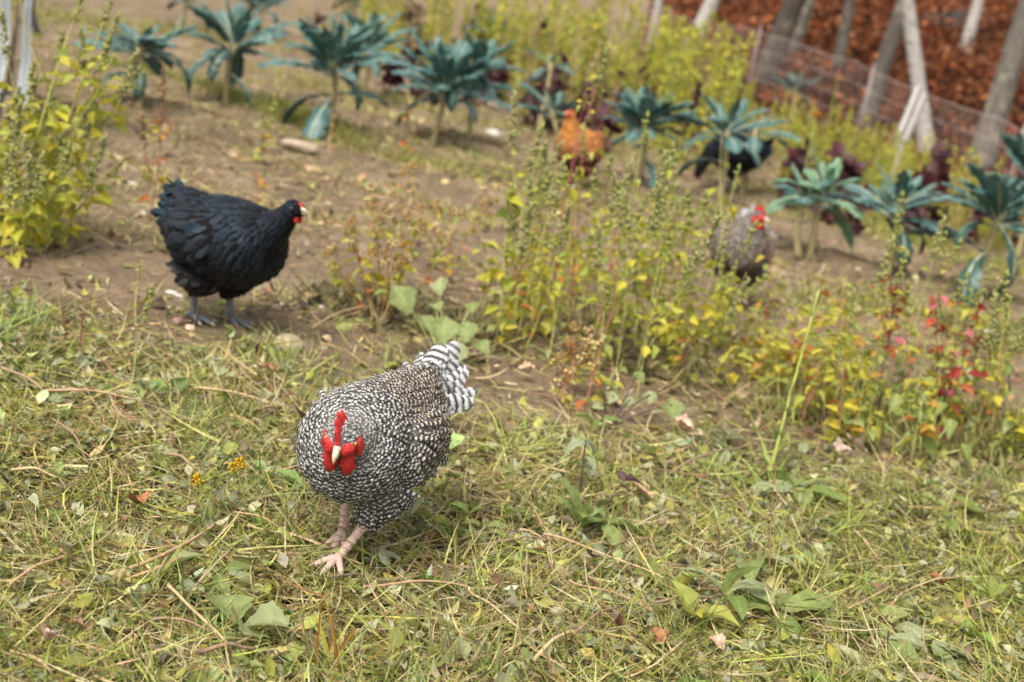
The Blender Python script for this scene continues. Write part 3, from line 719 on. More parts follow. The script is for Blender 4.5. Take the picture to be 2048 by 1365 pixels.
def plumage(me, pose, size_fn, tint_fn, bars_fn, n, seed, lift=(.10, .30), spacing=.40, look_b=False):
    g = np.random.default_rng(seed)
    P, N = sample_mesh(me, n, seed); L = size_fn(P, N); ok = L > .001
    P, N, L = P[ok], N[ok], L[ok]
    k = darts(P, L * spacing); P, N, L = P[k], N[k], L[k]; n = len(P)
    sk = np.asarray(pose['skel'], float); A, B = sk[:-1], sk[1:]         # head -> tail
    D = nrm(B - A)
    t = np.clip(((P[:, None] - A[None]) * (B - A)[None]).sum(2) / ((B - A)**2).sum(1)[None], 0, 1)
    dist = np.linalg.norm(P[:, None] - (A[None] + t[:, :, None] * (B - A)[None]), axis=2)
    wgt = np.exp(-(dist - dist.min(1, keepdims=True)) / .02); flow = (D[None] * wgt[:, :, None]).sum(1)
    flow = nrm(flow) + np.array([0, 0, -.55]) + g.normal(0, .13, (n, 3))
    low = sstep(.15, .10, P[:, 2])[:, None] if False else np.clip((.155 - P[:, 2]) / .05, 0, 1)[:, None]
    flow = flow * (1 - .6*low) + np.array([-.15, 0, -1.0]) * .8 * low
    flow = nrm(flow - N * (flow * N).sum(1, keepdims=True))
    a = g.uniform(*lift, n)[:, None]
    Y = np.cos(a) * flow + np.sin(a) * N
    X = nrm(np.cross(Y, N)); roll = g.normal(0, .18, n)[:, None]; Z = np.cross(X, Y)
    X, Z = np.cos(roll)*X + np.sin(roll)*Z, np.cos(roll)*Z - np.sin(roll)*X
    Ln = L * g.uniform(.85, 1.2, n); br = np.clip((P[:, 0]-.07)/.06, 0, 1); Wd = L * (g.uniform(.26, .40, n) + .2*br*(1 if look_b else 0) + (0 if look_b else .24))
    S = np.stack([Wd, Ln, Ln], 1)
    col = tint_fn(P, N, g)
    V, F, c = scatter(FT, FF_, P + N * .0008, X, Y, Z, S, col)
    bars = bars_fn(P, L, g); off = (np.linalg.norm(P - sk[0], axis=1)/L*bars + g.normal(0, .16, n)) if look_b else g.uniform(-.3, .3, n) - bars
    UV = np.empty((n, len(FT), 2)); UV[:, :, 0] = FUV[None, :, 0]; UV[:, :, 1] = FUV[None, :, 1] * bars[:, None] + off[:, None] + .25
    return np_mesh('plumage', V, F, c, UV.reshape(-1, 2))
def big_feather(name, L, Wd, bars, col, camber=.25, droop=.18, rows=14, cols=7):
    V, F, UV = feather_template(rows, cols, camber, droop)
    g = np.random.default_rng(R.randrange(10**6)); V = V.reshape(rows, cols, 3); V[:, :, 0] *= 1 + .10*g.normal(size=(rows, 1)); V[-1, :, 1] += .018*g.normal(size=cols); V[:, :, 0] += .10*g.normal()*V[:, :, 1]**2; V = V.reshape(-1, 3)
    V = V * np.array([Wd, L, 1.0]); V[:, 2] *= L * .6
    UV = UV.copy(); UV[:, 1] = UV[:, 1] * bars - bars + .25 + R.uniform(-.45, .45)
    return np_mesh(name, V, F, np.asarray(col), UV)
def make_hen(label, loc, yaw, pose, look, scale=1.0, n=26000, seed=1, group='hens foraging on the slope'):
    root = empty('hen', loc, label, 'hen', group, yaw); root.scale = (scale,)*3
    bw = pose.get('bw', 1.0)
    # ---- body: one continuous surface
    bp = np.array(pose.get('body', [(-.215, 0, .318), (-.175, 0, .292), (-.115, 0, .258), (-.035, 0, .232), (.045, 0, .222), (.105, 0, .22), (.148, 0, .224), (.172, 0, .228)]), float)
    br = np.array(pose.get('rad', [(.022, .03), (.06, .058), (.098, .09), (.124, .113), (.13, .12), (.118, .112), (.085, .083), (.03, .03)]), float)
    br = br * np.array([bw, 1.0])
    bp2 = smooth_path(bp, 4); br2 = smooth_path(np.c_[br, br[:, 0]], 4)[:, :2]
    T = [tube(bp2, br2, 24)]
    npth = np.array(pose['neck'], float); nr = np.array(pose.get('nrad', [.092, .076, .056, .038, .029]))
    hp = np.array(pose['head'], float); hd = np.array(pose['hdir'], float); hd /= np.linalg.norm(hd)
    T.append(tube(smooth_path(npth, 4), smooth_path(np.c_[nr, nr, nr], 4)[:, 0], 18))
    hsc = pose.get('hs', 1.0)
    hs_ = hsc*np.array([-.030, -.022, -.008, .008, .020, .027]); hr = hsc*np.array([.012, .024, .0275, .0245, .017, .007])
    T.append(tube(hp[None] + hd[None]*hs_[:, None], hr, 16))
    for s, (thigh, hock, foot, _) in zip((1, -1), pose['legs']):
        T.append(tube(smooth_path([thigh, (np.array(thigh)*.45 + np.array(hock)*.55), hock], 4), smooth_path(np.array([.068, .046, .017])[:, None]*np.ones((1, 3))*(pose.get('thigh', .068)/.068), 4)[:, 0], 14, up=(1, 0, 0)))
    for s in (1, -1):      # folded wings swell the flank
        T.append(tube([(.075, s*.088*bw, .245), (.03, s*.108*bw, .238), (-.05, s*.108*bw, .238), (-.13, s*.078*bw, .252), (-.175, s*.05*bw, .27)], [(.022, .035), (.036, .066), (.036, .070), (.030, .048), (.010, .015)], 12))
    body = remesh_body(T); put('body', body, MAT[look['down']], root)
    sk = [tuple(hp + hd*.03)] + [tuple(p) for p in npth[::-1]] + [tuple(p) for p in bp[::-1][2:]]
    pose = dict(pose, skel=sk)
    # ---- plumage
    face = hp + hd*.016*hsc
    base = look.get('size', 1.0)
    def size_fn(P, N):
        dh = np.linalg.norm(P - hp, axis=1); x = P[:, 0]
        L = np.interp(dh, [.02, .05, .10, .16, .3], [.008, .012, .017, .022, .026])
        L = L * np.where(P[:, 2] < .14, .95, 1.0) * np.where(x < -.1, 1.15, 1.0) * np.where((np.abs(P[:, 1]) > .085) & (x < .07) & (P[:, 2] > .17), 1.35, 1.0) * base
        df = np.linalg.norm(P - face, axis=1)
        return np.where(df < .0165*hsc, 0, L)
    pm = plumage(body, pose, size_fn, look['tint'], look['bars'], n, seed, look.get('lift', (.16, .36)), .34 if look['feather'] == 'barred' else .40, look['feather'] == 'barred')
    tag(put('plumage', pm, MAT[look['feather']], root), kind='stuff')
    # ---- wings: rows of long coverts on each flank
    g = np.random.default_rng(seed + 7)
    for s in (1, -1):
        bag = Bag()
        for row, (nf, x0, x1, z0, z1, L0) in enumerate([(9, .05, -.05, .20, .175, .075), (9, .055, -.03, .235, .205, .065), (8, .06, -.01, .265, .235, .05)]):
            for k in range(nf):
                t = k/(nf-1); p = np.array([x0*(1-t)+x1*t, s*(.118 + .006*row - .012*t)*bw, z0*(1-t)+z1*t + .004*g.normal()])
                p[1] *= 1.0 - max(0, (p[2]-.23))*1.6
                d = np.array([-1.0, s*(-.10), -.10 + .28*t + .05*g.normal()]); d /= np.linalg.norm(d)
                zh = np.array([0, s*1.0, .45 - .2*row + .25*row]); xv = nrm(np.cross(d, zh)); zv = np.cross(xv, d)
                L = L0 * g.uniform(.85, 1.15); S = np.array([[L*.36, L, L]])
                col = look['tint'](p[None], zh[None], g) if 'wing_sheen_tint' not in look else look['wing_sheen_tint'](g)
                V, F, c = scatter(FT, FF_, p[None], xv[None], d[None], zv[None], S, col)
                bars = look['bars'](p[None], np.array([L]), g)[0]
                bag.add(V, F, c, np.c_[FUV[:, 0], FUV[:, 1]*bars - bars + .25])
        wing = bag.mesh('wing'); put('wing', wing, MAT[look['feather']], root)
    # ---- tail: a fan of single feathers
    tb = np.array(pose.get('tail', (-.185, 0, .295))); tl = look.get('tail_len', .135); tp = pose.get('tail_pitch', 55)
    for layer, (kn, lf, wf) in enumerate([(6, 1.0, .34), (7, .84, .38), (8, .66, .42), (8, .5, .46)]):
        for s in (1, -1):
            for k in range(kn):
                a = k/(kn-1); pit = math.radians(tp - a*40 - layer*6 + g.normal()*3); yw = s*math.radians(4 + a*44 + g.normal()*3)
                d = np.array([-math.cos(pit)*math.cos(yw), math.cos(pit)*math.sin(yw)*1.0 , math.sin(pit)])
                zh = np.array([.55, s*(.4+.5*a), .45]) + g.normal(0, .22, 3)
                L = tl*lf*g.uniform(.78, 1.12)*(1-.12*a)
                me = big_feather('tail_feather', L, L*wf, L/look.get('tail_bar', .02), look['tail_tint'](g), droop=look.get('tail_droop', .22))
                o = put('tail_feather', me, MAT[look.get('tail_mat', look['feather'])], root)
                o.matrix_local = frame_mat(tb + np.array([.012*layer + .01, s*(.004 + .022*a), -.03*a + .006*layer]), d, zh)
    # ---- head furniture, in a head frame: y forward, z up
    hup = np.array(pose.get('hup', (0, 0, 1)), float); xs = nrm(np.cross(hd, hup)); hz = np.cross(xs, hd)
    def hpnt(x, y, z): return hp + hsc*(xs*x + hd*y + hz*z)
    cs = look.get('comb', 1.0)
    prof = [(-.030, .020), (-.024, .040), (-.016, .030), (-.009, .048), (-.001, .034), (.006, .047), (.012, .031), (.017, .036), (.021, .020), (.025, .012)]
    if cs < .6: prof = [(y, .018 + (z-.018)*(.15 + .5*cs)) for y, z in prof]
    V, F = [], []
    fine_y = np.linspace(prof[0][0], prof[-1][0], 28); top = np.interp(fine_y, [p[0] for p in prof], [p[1] for p in prof])
    tilt = look.get('comb_tilt', 0.0)
    for y, tz in zip(fine_y, top):
        zs = np.linspace(.012, .018+(tz-.018)*(cs if cs > .6 else 1), 5)
        for j, zz in enumerate(zs):
            th = .0056*(1 - .7*j/4)*(1.0 if .02 > y > -.025 else .7); xo = tilt*(zz-.012) + .0012*math.sin(y*400 + j)
            V += [hpnt(xo-th, y, zz), hpnt(xo+th, y, zz)]
    for i in range(27):
        for j in range(4):
            a0 = (i*5+j)*2; b0 = ((i+1)*5+j)*2
            F += [(a0, b0, b0+2, a0+2), (a0+1, a0+3, b0+3, b0+1)]
        a0 = (i*5+4)*2; b0 = ((i+1)*5+4)*2; F.append((a0, b0, b0+1, a0+1))
    put('comb', mixed_mesh('comb', np.array(V), np.array(F)), MAT['comb'], root)
    def lobe(name, c, rx, ry, rz, dz=0):
        ths = np.linspace(0, np.pi, 9); V = []
        n_ = 12
        for th in ths:
            for k in range(n_):
                ph = 2*np.pi*k/n_; q = np.array([math.sin(th)*math.cos(ph)*rx, math.sin(th)*math.sin(ph)*ry, math.cos(th)*rz])
                q[0] += .16*rx*math.sin(q[2]*420 + c[0]*300) + .12*rx*math.sin(q[1]*700 + q[2]*260); q[2] *= 1 + .10*math.sin(ph*3 + c[0]*200)
                q[1] *= 1 - .25*(q[2]/rz)
                V.append(hpnt(c[0]+q[0], c[1]+q[1], c[2]+q[2]+dz))
        put(name, mixed_mesh(name, np.array(V), grid_faces(9, n_, True)), MAT['comb' if name != 'cheek' else look['face']], root)
    ws = look.get('wattle', 1.0)
    for s in (1, -1):
        lobe('wattle', (s*.0125*max(ws, .7), .014, -.016 - .015*ws), .0105*ws, .0105*ws + .002, .021*ws)
        if 'face' not in look: lobe('earlobe', (s*.027, -.004, -.009), .0065*ws, .009*ws+.002, .014*ws+.003)
        lobe('face_skin' if 'face' not in look else 'cheek', (s*.0118, .013, .000), .0140, .0150, .0145)
        ey = hpnt(s*.0245, .0085, .0062)
        def ball(r, c):
            V = [c + r*(xs*math.sin(t)*math.cos(p)+hd*math.sin(t)*math.sin(p)+hz*math.cos(t)) for t in np.linspace(0, np.pi, 7) for p in np.arange(10)*2*np.pi/10]
            return mixed_mesh('eye', np.array(V), grid_faces(7, 10, True))
        e = put('eye', ball(.0048, ey), MAT[look.get('eye', 'eye')], root)
        put('pupil', ball(.0030, ey + xs*s*.0026), MAT['pupil'], e)
    bl = look.get('beak_len', .022)
    up_b = tube([hpnt(0, .018, .005), hpnt(0, .027, .0048), hpnt(0, .027+bl*.5, .0015), hpnt(0, .025+bl*.9, -.005), hpnt(0, .025+bl, -.0085)], [(.0085, .0075), (.0075, .0068), (.0055, .0055), (.0028, .003), (.0006, .0006)], 10, up=hz)
    lo_b = tube([hpnt(0, .018, -.004), hpnt(0, .028, -.0045), hpnt(0, .024+bl*.6, -.0065), hpnt(0, .022+bl*.85, -.0085)], [(.0070, .0045), (.006, .0038), (.004, .0025), (.0008, .0006)], 8, up=hz)
    bk = put('beak', mixed_mesh('beak', up_b[0], up_b[1]), MAT[look['beak']], root)
    put('lower_beak', mixed_mesh('lower_beak', lo_b[0], lo_b[1]), MAT[look['beak']], bk)
    # ---- legs: shank, toes, claws
    for s, (thigh, hock, foot, fyaw) in zip((1, -1), pose['legs']):
        hock, foot = np.array(hock, float), np.array(foot, float)
        t = Tubes(); mid = hock*.5 + foot*.5
        t.add([hock + (hock-foot)*.12, hock, hock*.75+foot*.25, mid, hock*.2+foot*.8, foot], [.0105, .0115, .0088, .0082, .0088, .0105], n=12, up=(1, 0, 0))
        for k in range(5):     # scutes
            c = hock*(.85-.17*k) + foot*(.15+.17*k); t.add([c + (hock-foot)*.045, c - (hock-foot)*.045], [.0094, .0098], n=12, up=(1, 0, 0))
        leg = put('leg', t.mesh('leg'), MAT[look['shank']], root)
        lift = pose.get('foot_lift', (0, 0))[0 if s == 1 else 1]
        for ang, ln in ((0, .066), (32, .054), (-32, .054), (172, .026)):
            a = math.radians(fyaw + ang); d = np.array([math.cos(a), math.sin(a), 0])
            z0 = foot[2]; gz = .006
            curl = lift
            pts = [foot, foot + d*ln*.3 + [0, 0, (gz - z0)*.6 + .004], foot + d*ln*.65 + [0, 0, (gz - z0) + .0035 - curl*.3], foot + d*ln + [0, 0, (gz - z0) - curl]]
            if ang == 172: pts = [foot + [0, 0, .006], foot + d*ln*.5 + [0, 0, .003], foot + d*ln + [0, 0, (gz - z0)*.8]]
            tt = Tubes(); pp = smooth_path(pts, 4); m_ = len(pp); w = np.linspace(.0085, .0052, m_)*(1 + .10*np.sin(np.arange(m_)*2.1))
            tt.add(pp, w, n=9); toe = put('toe', tt.mesh('toe'), MAT[look['shank']], leg)
            cl = Tubes(); e = pp[-1]; cl.add([e - d*.003, e + d*.006 + [0, 0, .001], e + d*.013 + [0, 0, -.004]], [.0040, .003, .0006], n=7)
            put('claw', cl.mesh('claw'), MAT['beak_dark'], leg)
    return root

def jit(base, g, n, v): return np.clip(np.asarray(base)[None]*(1 + g.normal(0, v, (n, 1))), .004, 1)
def tint_barred(P, N, g):
    n = len(P); c = jit((.50, .485, .46), g, n, .28)
    warm = np.clip((-P[:, 0] + .09)/.09, 0, 1)*(.75 + .25*np.sign(P[:, 1]))*np.clip((-P[:, 1]*0 + .9), 0, 1)*np.clip((P[:, 2]-.19)/.05, 0, 1)*np.clip((P[:, 0]+.20)/.06, 0, 1)
    warm = warm*g.uniform(.25, 1, n)
    c = c*(1-warm[:, None]) + jit((.43, .325, .20), g, n, .2)*warm[:, None]
    dh = np.linalg.norm(P - np.array((.198, .036, .290)), axis=1); k = np.clip((.085-dh)/.04, 0, 1)[:, None]
    c = c*(1-k) + jit((.44, .42, .40), g, n, .12)*k
    rump = np.clip((-P[:, 0]-.165)/.03, 0, 1)
    return np.c_[c, np.clip(1 - .22*k[:, 0] - .15*rump - .05*g.random(n), 0, 1)]
def bars_barred(P, L, g):
    br = np.clip((P[:, 0]-.07)/.06, 0, 1)*np.clip((.30-P[:, 2])/.06, 0, 1)
    return L/(.0098 - .0022*br)*(1 + g.normal(0, .02, len(L)))
LOOK_BARRED = dict(down='down_grey', feather='barred', tint=tint_barred, bars=bars_barred, tail_tint=lambda g: np.r_[np.array((.50, .495, .49))*g.uniform(.7, 1.1), g.uniform(.78, .97)], tail_mat='barred_tail', tail_bar=.0165, tail_len=.150, comb=1.15, wattle=1.12, shank='shank_pink', beak='beak', comb_tilt=.22)
def tint_black(P, N, g):
    n = len(P); c = jit((.012, .012, .014), g, n, .3)
    top = np.clip((P[:, 2]-.20)/.08, 0, 1)*g.random(n)
    br = np.clip((.20-P[:, 2])/.06, 0, 1)[:, None]
    c = c + (top**2)[:, None]*np.array((.000, .007, .014))[None]
    return c*(1-br) + br*jit((.017, .0135, .012), g, n, .3)
nobars = lambda P, L, g: np.full(len(L), 1.0)
LOOK_BLACK = dict(down='down_black', feather='black', tint=tint_black, bars=nobars, tail_tint=lambda g: np.array((.008, .018, .020))*g.uniform(.6, 1.4), tail_len=.10, comb=.12, wattle=.5, shank='shank_grey', beak='beak_dark', size=1.35, tail_droop=.4, lift=(.05, .13), face='down_black', eye='pupil', wing_sheen_tint=lambda g: np.array([(.008, .014, .026)])*g.uniform(.5, 1.6), tail_bar=.03)  # the wings' bluish sheen is painted into their feather colour
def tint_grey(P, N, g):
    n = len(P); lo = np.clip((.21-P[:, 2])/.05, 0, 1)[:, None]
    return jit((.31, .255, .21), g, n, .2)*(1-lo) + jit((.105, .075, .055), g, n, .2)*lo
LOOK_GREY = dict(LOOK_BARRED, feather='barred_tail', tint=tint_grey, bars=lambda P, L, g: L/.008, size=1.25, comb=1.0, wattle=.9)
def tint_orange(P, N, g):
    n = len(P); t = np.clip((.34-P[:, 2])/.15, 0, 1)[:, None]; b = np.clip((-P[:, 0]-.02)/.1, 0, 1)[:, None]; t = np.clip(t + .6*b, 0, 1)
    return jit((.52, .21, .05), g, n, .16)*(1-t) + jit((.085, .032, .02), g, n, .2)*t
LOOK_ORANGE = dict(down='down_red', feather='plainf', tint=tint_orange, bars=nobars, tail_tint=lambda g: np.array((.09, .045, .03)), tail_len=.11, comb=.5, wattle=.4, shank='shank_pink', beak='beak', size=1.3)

POSE_WALK = dict(neck=[(.055, .0, .240), (.10, .012, .262), (.138, .022, .278), (.165, .028, .288), (.182, .032, .292)], nrad=[.094, .076, .056, .041, .032],
    body=[(-.215, 0, .328), (-.175, 0, .302), (-.115, 0, .274), (-.035, 0, .252), (.045, 0, .242), (.105, 0, .240), (.148, 0, .241), (.172, 0, .242)],
    rad=[(.022, .03), (.06, .056), (.088, .082), (.114, .100), (.126, .106), (.118, .100), (.085, .076), (.03, .03)],
    head=(.198, .036, .290), hdir=(.84, .24, -.44), hup=(.35, 0.06, 1), bw=.85, hs=1.14,
    legs=[((.02, .05, .165), (.055, .042, .084), (.085, .012, .012), 6), ((-.02, -.045, .165), (-.005, -.035, .102), (.005, -.028, .030), 10)], foot_lift=(0, .012), tail_pitch=60)
POSE_STAND = dict(neck=[(.075, 0, .258), (.126, 0, .288), (.165, 0, .322), (.190, 0, .352), (.203, 0, .370)], nrad=[.094, .068, .045, .034, .028],
    body=[(-.20, 0, .325), (-.165, 0, .296), (-.115, 0, .258), (-.04, 0, .233), (.04, 0, .238), (.105, 0, .254), (.148, 0, .264), (.170, 0, .267)],
    rad=[(.026, .03), (.066, .066), (.104, .104), (.124, .126), (.128, .124), (.115, .106), (.082, .078), (.03, .03)],
    head=(.217, 0, .378), hdir=(1, 0, .05), thigh=.088,
    legs=[((.0, .045, .15), (.0, .04, .075), (.018, .045, .012), 0), ((-.03, -.045, .15), (-.055, -.04, .078), (-.045, -.045, .012), 5)], tail_pitch=46, tail=(-.165, 0, .30))

# ------------------------------------------------------------------ weeds
def leaf_mesh(col, kind, seed):
    g = np.random.default_rng(seed)
    T, F = {'ovate': lambda: ovate(9, 7, g.uniform(.3, 1.0), .3, .32, .03), 'diamond': lambda: ovate(6, 5, g.uniform(.2, .9), .3, .42, .13),
            'narrow': lambda: ovate(9, 5, g.uniform(.5, 1.4), .3, .45, .03), 'round': lambda: ovate(10, 7, g.uniform(.3, .9), .25, .50, .09, .3, .04)}[kind]()
    asp = {'ovate': .62, 'diamond': .72, 'narrow': .22, 'round': 1.0}[kind]
    T = T*np.array([asp, 1, 1]); T[:, 2] += g.normal(0, .012, len(T))
    c = np.array(col)[None]*(1 + g.normal(0, .09, (len(T), 1)))
    c = c*np.where(np.abs(T[:, :1]) < .02, 1.22, 1.0)      # pale midrib
    return np_mesh('leaf', T, F, np.clip(c, .01, .9))
def dock_leaf(col, seed):
    g = np.random.default_rng(seed); rows, cols = 15, 7; V, c = [], []; curl = g.uniform(.5, 1.5); side = g.normal(0, .12)
    for i in range(rows):
        t = i/(rows-1); w = .19*max(.05, math.sin(math.pi*min(1, t*.94+.05))**.75)*(1 + .10*math.sin(5*t*3+seed)); a = curl*t
        for j in range(cols):
            u = -1 + 2*j/(cols-1); z = -(1-math.cos(a))/curl + .10*abs(u)**1.6*w*2 + .022*math.sin(11*t + 2.5*u + seed)*abs(u) + .010*math.sin(28*t)*(1-abs(u))
            V.append((u*w + side*t*t, math.sin(a)/curl, z)); vein = 1.28 if j == 3 else (1.10 if (i + abs(j-3)) % 3 == 0 else .95)
            k = np.array(col)*vein*(1 + g.normal(0, .07)); spot = g.random() < .06
            c.append(np.array((.34, .26, .10)) if spot else k)
    return np_mesh('leaf', np.array(V), grid_faces(rows, cols), np.clip(np.array(c), .01, .9))
LM = {}
LM['dock'] = [dock_leaf(c, 3*i+1) for i, c in enumerate([(.25, .32, .10), (.32, .38, .17), (.22, .30, .08), (.36, .40, .22), (.30, .36, .11)])]
def lib(name, cols, kinds, k0):
    LM[name] = [leaf_mesh(c, k, k0 + 17*i + 5*j) for i, c in enumerate(cols) for j, k in enumerate(kinds)]
lib('yel', YELG, ['diamond', 'ovate'], 1)
lib('yelgreen', [(.36, .39, .08), (.29, .34, .075), (.42, .42, .09), (.48, .45, .065)], ['diamond', 'ovate'], 40)
lib('autumn', [(.48, .40, .05), (.52, .28, .05), (.45, .14, .04), (.38, .36, .06)], ['ovate', 'diamond'], 80)
lib('red', [(.40, .045, .03), (.30, .035, .03), (.52, .14, .06), (.58, .18, .20), (.30, .32, .08)], ['ovate', 'diamond'], 120)
lib('mallow', [(.30, .36, .13), (.26, .33, .10), (.36, .40, .19)], ['round'], 160)
lib('green', [(.25, .32, .08), (.33, .38, .12), (.38, .42, .18)], ['ovate', 'narrow'], 200)
lib('greygreen', [(.42, .45, .31), (.34, .38, .22)], ['ovate'], 240)
lib('purple', [(.10, .05, .055), (.15, .08, .08)], ['ovate'], 260)
SEEDS = {}
def seed_head(key, col, n, L, w, size, seed):
    g = np.random.default_rng(seed); b = Bag()
    O = np.array([(1, 0, 0), (0, 1, 0), (-1, 0, 0), (0, -1, 0), (0, 0, 1), (0, 0, -1)], float)
    F = np.array([(0, 1, 4), (1, 2, 4), (2, 3, 4), (3, 0, 4), (1, 0, 5), (2, 1, 5), (3, 2, 5), (0, 3, 5)])
    t = g.random(n); P = np.stack([g.normal(0, w, n)*(1.15-t), g.normal(0, w, n)*(1.15-t), t*L], 1)
    c = np.clip(np.array(col)[None]*(1 + g.normal(0, .22, (n, 1))), .01, .9)
    S = np.abs(g.normal(size, size*.3, (n, 1)))*np.ones((1, 3)); I = np.eye(3)
    X = nrm(g.normal(size=(n, 3))); Y = nrm(np.cross(X, g.normal(size=(n, 3)))); Z = np.cross(X, Y)
    b.add(*scatter(O, F, P, X, Y, Z, S, c)); SEEDS[key] = b.mesh('seed_head', False)
seed_head('green', (.34, .34, .13), 70, .16, .010, .0055, 1)
seed_head('green2', (.30, .32, .09), 50, .11, .008, .005, 2)
seed_head('brown', (.24, .15, .08), 60, .12, .007, .0045, 3)
seed_head('tan', (.50, .38, .17), 18, .026, .012, .0045, 4)
seed_head('tan2', (.46, .30, .12), 14, .022, .010, .0045, 5)
seed_head('gold', (.80, .50, .015), 34, .03, .009, .0034, 6)
seed_head('plantain', (.24, .09, .05), 60, .085, .0018, .0022, 7)

def weed(base, top, libs, n, label, cat='weed', group=None, leafL=(.03, .055), stem=(.30, .30, .09), r=.0035, branches=2, seeds=None, seed=0, bend=.1, low=.15, nseed=3, name='weed', droop=.2):
    g = np.random.default_rng(seed); p = at(*base); d = depth_of(p); tv = ray(*top, d) - p
    root = empty(name, p, label, cat, group); H = np.linalg.norm(tv); b = Tubes()
    mid = tv*.5 + np.array([g.normal(0, bend*H), g.normal(0, bend*H), 0]); main = bez((0, 0, -.015), mid, tv, 12)
    b.add(main, np.linspace(r, r*.4, 12), stem, n=6); paths = [(main, 1.0)]
    for k in range(branches):
        t0 = int(2 + 7*g.random()); q = main[t0]; a = g.uniform(0, 6.28); L = H*g.uniform(.22, .5)
        e = q + np.array([math.cos(a)*L*.45, math.sin(a)*L*.45, L]); pp = bez(q, q + (e-q)*.5 + np.array([math.cos(a), math.sin(a), -.2])*L*.12, e, 8)
        b.add(pp, np.linspace(r*.6, r*.3, 8), stem, n=5); paths.append((pp, .6))
    put('stem', b.mesh('stem'), MAT['wood_stem'], root)
    wts = np.array([len(p_)*w for p_, w in paths]); wts = wts/wts.sum()
    ml = [m for l in (libs if isinstance(libs, (list, tuple)) else [libs]) for m in LM[l]]
    for k in range(int(n*1.25)):
        pi = g.choice(len(paths), p=wts); pp = paths[pi][0]; t = low + (1-low)*g.random() if pi == 0 else g.random()
        f = t*(len(pp)-1); i0 = min(int(f), len(pp)-2); q = pp[i0] + (pp[i0+1]-pp[i0])*(f-i0)
        a = g.uniform(0, 6.28); el = g.uniform(-.5, .7) - droop
        dy = np.array([math.cos(a)*math.cos(el), math.sin(a)*math.cos(el), math.sin(el)])
        L = 1.12*g.uniform(*leafL)*(1.15 - .45*t); zh = np.array([0, 0, 1.0]) + g.normal(0, .5, 3)
        o = put('leaf', ml[int(g.integers(len(ml)))], MAT['leaf'], root); o.matrix_local = frame_mat(q + dy*L*.25, dy, zh, L)
    if seeds:
        for j in range(nseed):
            pp = paths[j % len(paths)][0]; i0 = len(pp)-1 - (j//len(paths))*2; q = pp[i0] - (pp[i0]-pp[i0-1])*.8
            dy = pp[i0]-pp[i0-1]; sd = SEEDS[seeds[int(g.integers(len(seeds)))]]
            o = put('seed_head', sd, MAT['dry'], root); o.matrix_local = frame_mat(q, np.cross(dy, (1, .2, 0)), dy, g.uniform(.8, 1.25))
    return root
def near(px, marks):
    for x, ph in marks:
        if px < x: return ph
    return marks[-1][1]
BACK = [(690, 'above the third kale'), (840, 'between the third and the large kale'), (960, 'above the large drooping kale'), (1060, 'just left of the bare kale stalk'), (1140, 'right behind the bare kale stalk'), (1230, 'above the orange hen'),
        (1320, 'above the dense dark kale'), (1400, 'left of the first white birch foot'), (1470, 'under the first white birch'), (1540, 'above the feeding black hen'), (1620, 'below the broad dark trunk'), (1700, 'below the straight grey trunk'), (1770, 'left of the white slats'), (1840, 'around the white slats'), (1920, 'at the leaning birch foot'), (1980, 'right of the leaning birch'), (3000, 'below the thick right edge trunk')]
# left bushy weeds
Lw = [((22, 497), (160, 5), 30, 'tallest yellow-green weed at the left edge, its tip near the top'),
      ((48, 488), (212, 30), 22, 'tall yellow-green weed with a grey seedy tip beside the star kale'),
      ((70, 478), (262, 165), 30, 'yellow-green weed with a forked seedy tip leaning over the soil'),
      ((12, 492), (58, 205), 26, 'leafy yellow-green weed in front of the hoop house corner'),
      ((95, 470), (165, 235), 30, 'dense yellow-green weed in the middle of the left clump'),
      ((36, 506), (118, 330), 26, 'short leafy yellow-green weed low in the left clump'),
      ((5, 480), (-8, 190), 22, 'yellow-green weed cut by the left edge of the view'),
      ((84, 498), (225, 345), 22, 'yellow-green weed leaning right towards the black hen'),
      ((62, 470), (100, 265), 26, 'yellow-green weed standing behind the left clump'),
      ((20, 520), (66, 400), 18, 'lowest yellow-green weed at the foot of the left clump')]
for i, (b_, t_, n_, lb) in enumerate(Lw):
    weed(b_, t_, ['yel', 'yelgreen'], int(n_*1.35), lb, 'weed', 'yellow-green weeds at the left edge', (.035, .068), (.36, .36, .10), .0042, 4, ['green', 'green2'], 300+i, .07, .08, 4, 'tall_weed')
weed((298, 440), (326, 180), ['autumn'], 14, 'thin red stemmed weed with orange leaves behind the black hen', 'weed', None, (.03, .05), (.30, .09, .10), .003, 1, ['brown'], 320, .04)
weed((512, 398), (548, 215), ['autumn', 'yelgreen'], 12, 'thin weed rising behind the black hen towards the kale', 'weed', None, (.03, .05), (.34, .16, .12), .003, 1, ['green2'], 321, .04)
weed((818, 372), (815, 225), ['yelgreen', 'autumn'], 14, 'solitary thin weed on the bare soil below the large kale', 'weed', None, (.03, .05), (.32, .28, .10), .003, 1, ['brown'], 322, .03)
weed((655, 330), (662, 175), ['autumn'], 8, 'dry pinkish stalk standing below the third kale', 'weed', None, (.02, .04), (.45, .30, .20), .003, 1, None, 323, .05)
